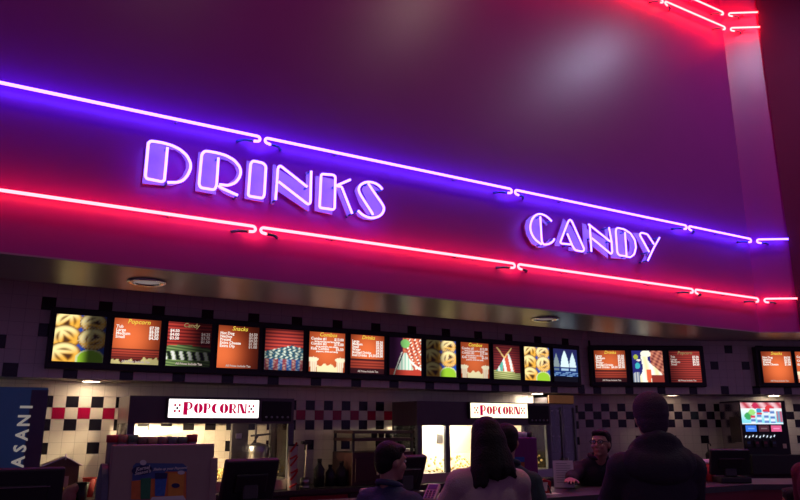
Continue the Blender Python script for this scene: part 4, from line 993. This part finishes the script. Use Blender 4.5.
# red snack box with black tongs next to the hand
P = at(544.5, 486, 5.40)
o = thing('snack_box', 'open red and white snack box beside the reaching hand', 'box', (P[0], P[1], CZ), -.6)
bm = nb(); extr(bm, [(-.035, -.03, 0), (.035, -.03, 0), (.045, -.035, .085), (.0, -.035, .10), (-.045, -.035, .085)], (0, .065, 0)); obj('carton', bm, M_RCUP, o)
bm = nb(); extr(bm, [(-.012, -.037, .02), (.012, -.037, .02), (.02, -.039, .08), (-.02, -.039, .08)], (0, .003, 0)); obj('white_stripe', bm, M_PAPER, o)
bm = nb(); tube(bm, [(-.02, -.05, .0), (-.04, -.04, .07)], .006, 6); tube(bm, [(.04, -.05, .0), (.02, -.04, .06)], .006, 6); obj('tongs', bm, M_BLK, o)
# loose papers under the hand
for i, (px, py, r, lb) in enumerate(((541, 491, .3, 'cream paper lying under the reaching hand on the counter'), (550, 494, -.2, 'white receipt on the counter nearest the beanie man'))):
    P = onC(px, py); bm = nb(); box(bm, -.07, .07, -.05, .05, 0, .003+.004*(1-i)); b_ = obj('paper_sheet', bm, M_PAPER if i else mat('cream paper', (.55, .45, .36), rough=.8)); b_.location = (P[0], P[1], CZ+.001+.008*i*0); b_.rotation_euler = (0, 0, r); tag(b_, lb, 'paper')
# card terminals
def terminal(label, px, py, z, rz):
    P = at(px, py, z); t = thing('card_terminal', label, 'card reader', (P[0], P[1], CZ), rz, 'card readers on the service counter')
    M = Matrix.Translation((0, 0, .05)) @ Matrix.Rotation(.6, 4, 'X')
    bm = nb(); box(bm, -.03, .03, -.03, .05, 0, .035, None, .008); obj('cradle', bm, M_BLK, t)
    bm = nb(); box(bm, -.042, .042, -.07, .08, 0, .028, M, .008); b = obj('body', bm, mat('beige plastic', (.42, .36, .30), rough=.5), t)
    bm = nb(); box(bm, -.03, .03, .02, .065, .028, .030, M); obj('screen', bm, M_BLK, b)
    bm = nb()
    for i in range(3):
        for j in range(4): box(bm, -.03+i*.022, -.014+i*.022, -.06+j*.019, -.047+j*.019, .028, .032, M)
    obj('keypad', bm, M_DSTEEL, b)
terminal('beige card reader on the counter between the boy and the woman', 432, 490, 4.72, -.9)
terminal('beige card reader on the counter left of the boy', 371, 489, 4.42, .5)
# red cups with white lids
for i, (px, d) in enumerate(((701, 6.52), (708.5, 6.52), (704, 6.66), (711, 6.66))):
    P = at(px, 470, d)
    t = thing('lidded_cup', ['front left', 'front right', 'back left', 'back right'][i]+' red cup with a white lid behind the beanie man', 'cup', (P[0], P[1], CZ), 0, 'red cups by the angled counter register')
    bm = nb(); lathe(bm, [(.030, 0), (.042, .155)], 20); obj('body', bm, mat('bright red card', (.70, .045, .05), rough=.4), t, True)
    bm = nb(); lathe(bm, [(.045, .153), (.045, .166), (.036, .170), (.034, .182)], 20); obj('lid', bm, M_PAPER, t, True)

# ================================================================== soda dispenser and screen panel on the angled run
def fp(px, py, off): p0 = K1-gn*off; P = onP(px, py, (*p0, 0), (*gn, 0)); return (P[:2]-p0) @ gd, P[2]
DO = .66
u0, zt_ = fp(740, 400.5, DO); u1, _ = fp(785, 401, DO); um = (u0+u1)/2; hu = (u1-u0)/2
Pb = K1-gn*DO+gd*um
o = thing('soda_dispenser', 'black soda dispenser with a colourful lit screen and a row of small nozzle lights', 'drinks dispenser', (*Pb, BZ), -T27)
ztd = zt_-BZ
bm = nb(); box(bm, -hu, hu, 0, .55, 0, ztd, None, .012); obj('body', bm, M_BLK, o)
def dl(px, py): u, z = fp(px, py, DO); return u-um, z-BZ
M5 = frame_mat((0, 0, 0), (1, 0, 0), (0, 0, 1), (0, -1, 0))
def pic_fountain(u, v):
    c = mix((.25, .75, .85), (.85, .95, .95), sm(.1, .7, v))
    if v > .72: c = mix((.55, .05, .08), (.85, .55, .6), .5+.5*math.sin(u*23+v*9))
    for (x, y, r, k) in ((.18, .38, .10, (.05, .40, .12)), (.27, .55, .08, (.35, .75, .20)), (.44, .62, .07, (.05, .35, .60)), (.70, .72, .10, (.75, .05, .06)), (.36, .85, .08, (.6, .03, .1))):
        if ring(u, v, x, y, r, r*1.7) < 1: c = k
    for k in range(4):
        x = .28+.16*k; h = .18+.14*k
        if abs(u-x) < .055 and v < h+.12: c = mix((.05, .18, .55), (.9, .95, 1), .5+.5*math.sin(v*26+k))
        if abs(u-x) < .06 and h+.12 < v < h+.22: c = (.70, .05, .08)
    if u > .86 and .1 < v < .6: c = mix((.1, .4, .6), (.6, .1, .15), .5+.5*math.sin(u*60))
    if v < .06: c = (.75, .85, 1)
    return tuple(1.1*x for x in c)
a = dl(742, 424.2); b = dl(780.5, 402.6)
dd = picture('display', b[0]-a[0], b[1]-a[1], pic_fountain, Matrix.Translation((a[0], -.004, a[1])) @ M5, o)
bm = nb(); w_ = .012
for q in ((a[0]-w_, a[0], a[1]-w_, b[1]+w_), (b[0], b[0]+w_, a[1]-w_, b[1]+w_), (a[0], b[0], a[1]-w_, a[1]), (a[0], b[0], b[1], b[1]+w_)): box(bm, q[0], q[1], -.008, 0, q[2], q[3])
obj('display_frame', bm, M_BLK2, o)
for (p0, p1, c, s, nm) in ((746, 756, (.05, .20, .85), 1.0, 'blue'), (759, 768.5, (.10, .03, .05), .8, 'dark red'), (771.5, 781, (.80, .12, .28), 1.0, 'pink')):
    a = dl(p0, 431.6); b = dl(p1, 425.4); bm = nb(); box(bm, a[0], b[0], -.006, 0, a[1], b[1], None, .002); f_ = obj('flavour_panel', bm, emi('flavour '+nm, c, s), o)
    f_['label'] = nm+' lit flavour panel'
    bm = nb(); box(bm, a[0]+(b[0]-a[0])*.2, a[0]+(b[0]-a[0])*.8, -.008, -.006, a[1]+(b[1]-a[1])*.4, a[1]+(b[1]-a[1])*.6); obj('flavour_mark', bm, emi('flavour mark '+nm, tuple(min(1, x*1.6+.12) for x in c), s), f_)
M_LED = emi('nozzle light', (.75, .85, 1.0), 1.0)
for k in range(9):
    px = 745+k*3.55; a = dl(px, 436.2+.6*math.sin(k*2.1))
    bm = nb(); tube(bm, [(a[0]-.006, -.02, a[1]-.014), (a[0]+.008, -.02, a[1]+.010)], .006, 6); n_ = obj('nozzle_light', bm, M_LED, o)
for k in range(4):
    a = dl(748+k*8.5, 443); bm = nb(); box(bm, a[0]-.035, a[0]+.02, -.035, 0, a[1]-.05, a[1]+.03, None, .006); q_ = obj('nozzle', bm, M_DSTEEL, o)
    bm = nb(); box(bm, a[0]-.028, a[0]+.012, -.037, -.035, a[1]-.01, a[1]+.018); obj('nozzle_badge', bm, mat('badge %d' % k, [(.05, .12, .3), (.3, .05, .1), (.25, .05, .08), (.06, .1, .2)][k], rough=.4), q_)
a = dl(785, 446)
bm = nb(); box(bm, a[0]-.028, a[0]+.018, -.006, 0, a[1]-.028, a[1]+.028); obj('price_sticker', bm, mat('cream sticker', (.7, .6, .5), rough=.6), o)
bm = nb(); box(bm, -hu-.02, hu+.06, -.16, 0, 0, .24, None, .01); obj('drip_tray', bm, M_BLK, o)
bm = nb(); box(bm, -hu-.006, -hu, .02, .54, .02, ztd-.02); sd = obj('side_panel', bm, mat('polished side panel', (.50, .46, .45), rough=.16, metal=1., noise=.03), o)
bm = nb(); box(bm, -hu-.012, -hu-.006, .06, .30, ztd-.52, ztd-.20); obj('vent_panel', bm, mat('dark brown vent', (.06, .045, .04), rough=.4), sd)
a = fp(713, 446, .3)
Pq = K1-gn*.30+gd*fp(713, 446, .30)[0]
t = thing('syrup_pump', 'small dark pump bottle on the angled back counter left of the soda dispenser', 'pump', (*(Pq-gd*.07), BZ))
zq = a[1]-BZ
bm = nb(); lathe(bm, [(.04, 0), (.04, zq*.7), (.015, zq*.8)], 16); obj('bottle', bm, M_BLK, t, True)
bm = nb(); tube(bm, smooth_path([(0, 0, zq*.75), (0, 0, zq+.03), (.05, 0, zq+.03), (.06, 0, zq)], .02), .008, 8); obj('pump_head', bm, M_DSTEEL, t, True)

# ================================================================== people
def ik(S, W, la, lb, pole):
    S = Vector(S); W = Vector(W); d = W-S; L = min(d.length, (la+lb)*.995); d.normalize()
    W2 = S+d*L; c = (la*la+L*L-lb*lb)/(2*la*L); h = la*math.sqrt(max(0, 1-c*c))
    p = Vector(pole); p = (p-d*p.dot(d)).normalized()
    return S+d*(la*c)+p*h, W2
def hand(bm, W, d, nrm, s, side, curl=.5):
    """palm, four unequal bent fingers and a thumb; d points along the forearm, nrm out of the back of the hand"""
    d = Vector(d).normalized(); nrm = Vector(nrm); nrm = (nrm-d*nrm.dot(d)).normalized(); x = d.cross(nrm)*side
    W = Vector(W)
    for k in (-1.5, -.5, .5, 1.5): capsule(bm, W+x*.012*k*s, W+d*.085*s+x*.021*k*s, .015*s, .013*s, 8)
    for k, L in zip((-1.5, -.5, .5, 1.5), (.066, .078, .072, .056)):
        p = W+d*.088*s+x*.0225*k*s; q = (d+x*.05*k)
        for j, f in enumerate((.45, .32, .23)):
            ang = curl*(.35+.45*j); dd = (q*math.cos(ang)-nrm*math.sin(ang)).normalized(); p2 = p+dd*L*f*s*1.05
            capsule(bm, p, p2, (.0092-.001*j)*s, (.0085-.001*j)*s, 8); p = p2
    p = W+d*.025*s-x*.032*s; t = (d*.7-x*.75-nrm*.25).normalized()
    capsule(bm, p, p+t*.045*s, .014*s, .011*s, 8); capsule(bm, p+t*.045*s, p+t*.045*s+(d*.95-x*.25-nrm*.3).normalized()*.032*s, .0105*s, .008*s, 8)
def person(label, base, rz, H, skin, hair, top, legs, lean=0., hyaw=0., hpitch=0., hroll=0., wl=None, wr=None, style='short', build=1., voxel=.011, curl=.5, hood=False, beanie=None, glasses=False, hand_n=(0, 0, 1), head_off=(0, 0, 0), loose=0.0, back_print=None):
    s = H/1.75; b = build
    R = Matrix.Rotation(rz, 3, 'Z'); Ri = R.transposed()
    loc = lambda w: Ri @ (Vector(w)-Vector((base[0], base[1], 0)))
    Lm = Matrix.Rotation(-lean, 3, 'X'); piv = Vector((0, 0, .95*s))
    up_ = lambda p: piv + Lm @ (Vector(p)*s-piv)
    sh = {k: up_((.175*b*k, -.01, 1.365)) for k in (-1, 1)}
    nk = up_((0, -.015, 1.46)); chest = up_((0, 0, 1.27)); waist = up_((0, 0, 1.07))
    hc = up_((0, .01, 1.635))+Vector(head_off)
    W = {}; E = {}
    for k, w in ((-1, wl), (1, wr)):
        wt = loc(w) if w is not None else sh[k]+Vector((.06*k, .06, -.52))*s
        E[k], W[k] = ik(sh[k], wt, .30*s, .265*s, (.5*k, -.6, -.7))
    hipj = {k: Vector((.09*k, 0, .90))*s for k in (-1, 1)}; kn = {k: Vector((.10*k, .02, .49))*s for k in (-1, 1)}; an = {k: Vector((.105*k, -.02, .09))*s for k in (-1, 1)}
    HM = Matrix.Rotation(hyaw, 3, 'Z') @ Matrix.Rotation(hpitch, 3, 'X') @ Matrix.Rotation(hroll, 3, 'Y')
    hp = lambda p: hc+HM @ (Vector(p)*s)
    sv = lambda r: tuple(q*s for q in r)
    # body
    bm = nb()
    ell(bm, hp((0, -.012, .025)), sv((.076, .096, .100)), HM); ell(bm, hp((0, .022, -.045)), sv((.060, .070, .068)), HM)
    ell(bm, hp((0, .070, -.098)), sv((.026, .022, .018)), HM)
    capsule(bm, hp((0, .090, .010)), hp((0, .106, -.028)), .009*s, .014*s, 8)
    for k in (-1, 1):
        ell(bm, hp((.013*k, .096, -.033)), sv((.010, .010, .008)), HM)
        ell(bm, hp((.077*k, -.012, -.012)), sv((.011, .024, .032)), HM)
        ell(bm, hp((.030*k, .082, .030)), sv((.026, .012, .008)), HM)
        ell(bm, hp((.040*k, .068, -.030)), sv((.024, .022, .022)), HM)
    ell(bm, hp((0, .090, -.060)), sv((.024, .010, .006)), HM); ell(bm, hp((0, .088, -.071)), sv((.020, .010, .006)), HM)
    capsule(bm, nk+Vector((0, -.005, -.04))*s, hp((0, -.025, -.06)), .060*s, .054*s)
    ell(bm, chest, sv((.165*b, .105, .19)), Lm); ell(bm, waist, sv((.14*b, .095, .15)), Lm); ell(bm, (0, 0, .93*s), sv((.155*b, .11, .12)))
    capsule(bm, sh[-1], sh[1], .062*s, .062*s)
    for k in (-1, 1):
        capsule(bm, sh[k], E[k], .050*s, .040*s); capsule(bm, E[k], W[k], .040*s, .027*s)
        hand(bm, W[k], (W[k]-E[k]), (R.transposed() @ Vector(hand_n)) if (wl if k < 0 else wr) is not None else (k, 0, 0.01), s, k, curl)
        capsule(bm, hipj[k], kn[k], .080*s, .056*s); capsule(bm, kn[k], an[k], .054*s, .038*s)
        capsule(bm, an[k]+Vector((0, -.02, -.045))*s, an[k]+Vector((0, .13, -.055))*s, .036*s, .028*s)
    o = blob('person', bm, skin, None, voxel, 3); o.location = (base[0], base[1], 0); o.rotation_euler = (0, 0, rz); tag(o, label, 'person')
    # eyes
    for k in (-1, 1):
        bm = nb(); ell(bm, hp((.031*k, .080, .010)), sv((.013, .010, .009)), HM); e = obj('eye', bm, M_EYE, o, True)
        bm = nb(); ell(bm, hp((.031*k, .088, .010)), sv((.006, .004, .006)), HM); obj('iris', bm, M_BLK, e, True)
    # trousers and shoes
    g = .018*s; bm = nb()
    ell(bm, (0, 0, .94*s), sv((.172*b, .128, .12)))
    for k in (-1, 1): capsule(bm, hipj[k], kn[k], .094*s, .074*s); capsule(bm, kn[k], an[k]+Vector((0, 0, .01)), .074*s, .062*s)
    blob('trousers', bm, legs, o, .014, 3)
    for k in (-1, 1):
        bm = nb(); capsule(bm, an[k]+Vector((0, -.03, -.040))*s, an[k]+Vector((0, .14, -.048))*s, .045*s, .038*s); capsule(bm, an[k], an[k]+Vector((0, 0, -.03))*s, .046*s, .046*s)
        blob('shoe', bm, M_BLK, o, .012, 2)
    # jacket
    lo = loose; bm = nb()
    ell(bm, chest, sv((.190*b+lo, .135+lo, .20)), Lm); ell(bm, waist, sv((.172*b+lo, .130+lo, .19)), Lm); ell(bm, (0, 0, .97*s), sv((.185*b+lo, .142+lo, .15)))
    capsule(bm, sh[-1]+Vector((0, 0, .004)), sh[1]+Vector((0, 0, .004)), (.078+lo)*s, (.078+lo)*s)
    for k in (-1, 1):
        capsule(bm, sh[k], E[k], (.074+lo*.8)*s, (.060+lo*.6)*s); capsule(bm, E[k], E[k]+(W[k]-E[k])*.93, (.060+lo*.6)*s, (.043+lo*.3)*s)
        capsule(bm, (sh[k]+nk)/2+Vector((0, 0, .0)), nk+Vector((0, 0, -.01)), .070*s, .070*s)
        # creases at the elbow and forearm
        for q in (.25, .45, .7):
            m_ = E[k]+(W[k]-E[k])*q; ell(bm, m_, ((.060-.014*q+lo*.5)*s,)*3)
    blob('jacket', bm, top, o, .012, 3)
    if hood:
        bm = nb()
        for j in range(15):
            a = 2*PI*j/15; rr = .095+.015*math.cos(a*2)
            ell(bm, hp((rr*math.sin(a)*1.12, -.03-.092*math.cos(a), -.135+.030*math.cos(a)-.03*abs(math.sin(a)))), sv((.050, .046, .046)))
        for j in range(7):
            a = (j-3)*.36; ell(bm, nk+Vector((.135*math.sin(a), -.115*math.cos(a)-.01, -.035-.05*math.cos(a)))*s*1.0, sv((.075, .06, .085)))
        ell(bm, nk+Vector((0, -.075, .0))*s, sv((.115, .07, .075))); ell(bm, nk+Vector((0, -.03, .02))*s, sv((.085, .08, .06)))
        blob('hood', bm, top, o, .012, 5)
    else:
        bm = nb(); P_ = [nk+Vector((.078*math.cos(2*PI*j/20), .070*math.sin(2*PI*j/20)+.0, .035-.02*math.sin(2*PI*j/20)))*s for j in range(20)]
        tube(bm, P_, .020*s, 8, True); obj('collar', bm, top, o, True)
    # hair
    bm = nb()
    if beanie is not None:
        for (c, r) in (((0, -.014, .050), (.094, .114, .095)), ((0, -.018, .020), (.093, .114, .062)), ((0, -.035, -.020), (.085, .092, .060)), ((0, -.045, -.05), (.075, .075, .05))): ell(bm, hp(c), sv(r), HM)
        bn = blob('beanie', bm, beanie, o, .009, 3)
        bm = nb(); ell(bm, hp((0, -.045, -.045)), sv((.074, .066, .045)), HM); blob('hair', bm, hair, o, .009, 3)
    elif style == 'short':
        for (c, r) in (((0, -.032, .045), (.088, .098, .090)), ((0, -.060, .0), (.080, .066, .080)), ((0, .030, .088), (.070, .060, .034)), ((0, -.075, -.045), (.060, .035, .04))): ell(bm, hp(c), sv(r), HM)
        blob('hair', bm, hair, o, .009, 3)
    elif style == 'long':
        for (c, r) in (((0, -.030, .045), (.094, .108, .098)), ((0, -.070, -.03), (.108, .078, .12)), ((0, -.088, -.14), (.125, .062, .13))): ell(bm, hp(c), sv(r), HM)
        for j in range(14):
            a = -PI*.5+PI*(j-6.5)/13*1.15; x0 = .082*math.cos(a); y0 = -.03+.092*math.sin(a)
            pts = [hp((x0*.75, y0*.75, .07)), hp((x0, y0, .0)), hp((x0*1.28, y0*1.06, -.10)), hp((x0*1.58, y0*1.12-.005, -.19)), hp((x0*1.75+.015*math.sin(j*3), y0*1.12, -.27-.012*math.sin(j*2.3)-.03*math.cos(j*.5-1)))]
            for q in range(4): capsule(bm, pts[q], pts[q+1], (.030-.003*q)*s, (.027-.004*q)*s, 8)
        blob('hair', bm, hair, o, .011, 5)
    if glasses:
        bm = nb()
        for k in (-1, 1): tube(bm, [hp((.034*k+.025*math.cos(2*PI*j/16), .103-.004*abs(math.cos(2*PI*j/16)), .008+.019*math.sin(2*PI*j/16))) for j in range(16)], .0035*s, 6, True); tube(bm, [hp((.058*k, .100, .012)), hp((.078*k, .06, .014)), hp((.080*k, -.015, .008))], .0032*s, 6)
        tube(bm, [hp((-.010, .104, .012)), hp((.010, .104, .012))], .003*s, 6)
        gl_ = obj('glasses', bm, M_BLK, o, True)
        bm = nb()
        for k in (-1, 1):
            v_ = [bm.verts.new(hp((.034*k+.024*math.cos(2*PI*j/16), .103, .008+.018*math.sin(2*PI*j/16)))) for j in range(16)]; bm.faces.new(v_)
        obj('lens', bm, M_GLASS, gl_)
    if back_print is not None:
        bp_, bz_ = back_print
        bm = nb(); box(bm, -.10*s, .10*s, -.003, .003, -.06*s, .06*s, Matrix.Translation(up_((bp_, -.150, bz_))))
        obj('back_print', bm, M_PAPER, o)
    return o
M_HOOD = mat('charcoal fleece', (.035, .030, .040), rough=.95, bump=.4, bscale=120)
M_BEAN = mat('plum grey knit', (.07, .045, .065), rough=1., bump=.7, bscale=160)
M_NAVYJ = mat('navy jacket cloth', (.035, .045, .10), rough=.9, bump=.3, bscale=80)
M_MAUVE = mat('mauve brown wool coat', (.50, .38, .35), rough=1., bump=.4, bscale=110)
M_TEALJ = mat('dark teal jacket cloth', (.03, .06, .065), rough=.9, bump=.3, bscale=80)
M_BLKS = mat('black staff shirt', (.016, .014, .018), rough=.9, bump=.3, bscale=80)
M_REDS = mat('dark red shirt', (.10, .010, .02), rough=.9, bump=.3, bscale=80)
M_JEAN = mat('dark denim', (.03, .035, .06), rough=.95, bump=.2, bscale=200)
vz = -YAW
def base_at(px, z): p = at(px, 425, z); return (p[0], p[1])
# beanie man
bz_ = base_at(653, 3.85)
person('man in a plum knit beanie and dark hooded top seen from behind', bz_, vz-.05, 1.70, M_SKIN, M_HAIR, M_HOOD, M_JEAN, lean=.04, beanie=M_BEAN, hood=True, build=1.0, loose=.012, wl=(*(np.array(bz_)+FH[:2]*.42-RT[:2]*.12), 1.14), wr=(*(np.array(bz_)+FH[:2]*.42+RT[:2]*.16), 1.14))
# woman with long hair
wz = base_at(488, 4.12)
person('woman with long dark hair in a mauve coat seen from behind', wz, vz+.15, 1.575, M_SKIN2, M_HAIR, M_MAUVE, M_JEAN, lean=.10, hpitch=-.25, hyaw=.25, style='long', build=1.0, loose=.02, wl=(*(np.array(wz)+FH[:2]*.33-RT[:2]*.24), 1.10), wr=(*(np.array(wz)+FH[:2]*.36+RT[:2]*.08), 1.12))
cz_ = base_at(506, 4.62)
person('companion in a dark teal jacket half hidden by the long-haired woman', cz_, vz-.2, 1.545, M_SKIN, M_HAIR, M_TEALJ, M_JEAN, style='short', build=.95, hpitch=-.1)
# boy
bo = base_at(391, 4.05)
person('boy with short dark hair in a navy jacket looking right', bo, vz-.75, 1.45, M_SKIN, M_HAIR, M_NAVYJ, M_JEAN, style='short', build=1.05, loose=.02, hyaw=-.25, hpitch=-.1, back_print=(.06, 1.18))
# server with glasses behind the counter
sv_ = base_at(590, 6.25)
hx = at(566, 486, 5.38)
person('man in glasses and a black shirt leaning over the counter, hand on the papers', sv_, math.radians(150), 1.575, M_SKIN, M_HAIR, M_BLKS, M_BLKS, lean=.46, glasses=True, hyaw=-.62, hpitch=.10, style='short', build=1.05, voxel=.0065, wr=(hx[0], hx[1], CZ+.06), wl=(sv_[0]-.30, sv_[1]-.55, CZ+.06), curl=.45)
# shopper at the right edge and a child by the red counter
rp_ = base_at(818, 4.3)
person('person in a dark red shirt at the right edge of the photo', rp_, math.radians(75), 1.62, M_SKIN, mat('auburn hair', (.05, .012, .012), rough=.5, bump=.4), M_REDS, M_JEAN, style='short', build=1.0)
ck = base_at(781, 5.45)
person('dark-haired child whose head top shows before the red counter', ck, vz, 1.10, M_SKIN, M_HAIR, M_BLKS, M_JEAN, style='short')

# ================================================================== light
w = bpy.data.worlds.new('world'); sc.world = w; w.use_nodes = True
w.node_tree.nodes['Background'].inputs[0].default_value = (.29, .15, .44, 1); w.node_tree.nodes['Background'].inputs[1].default_value = .30
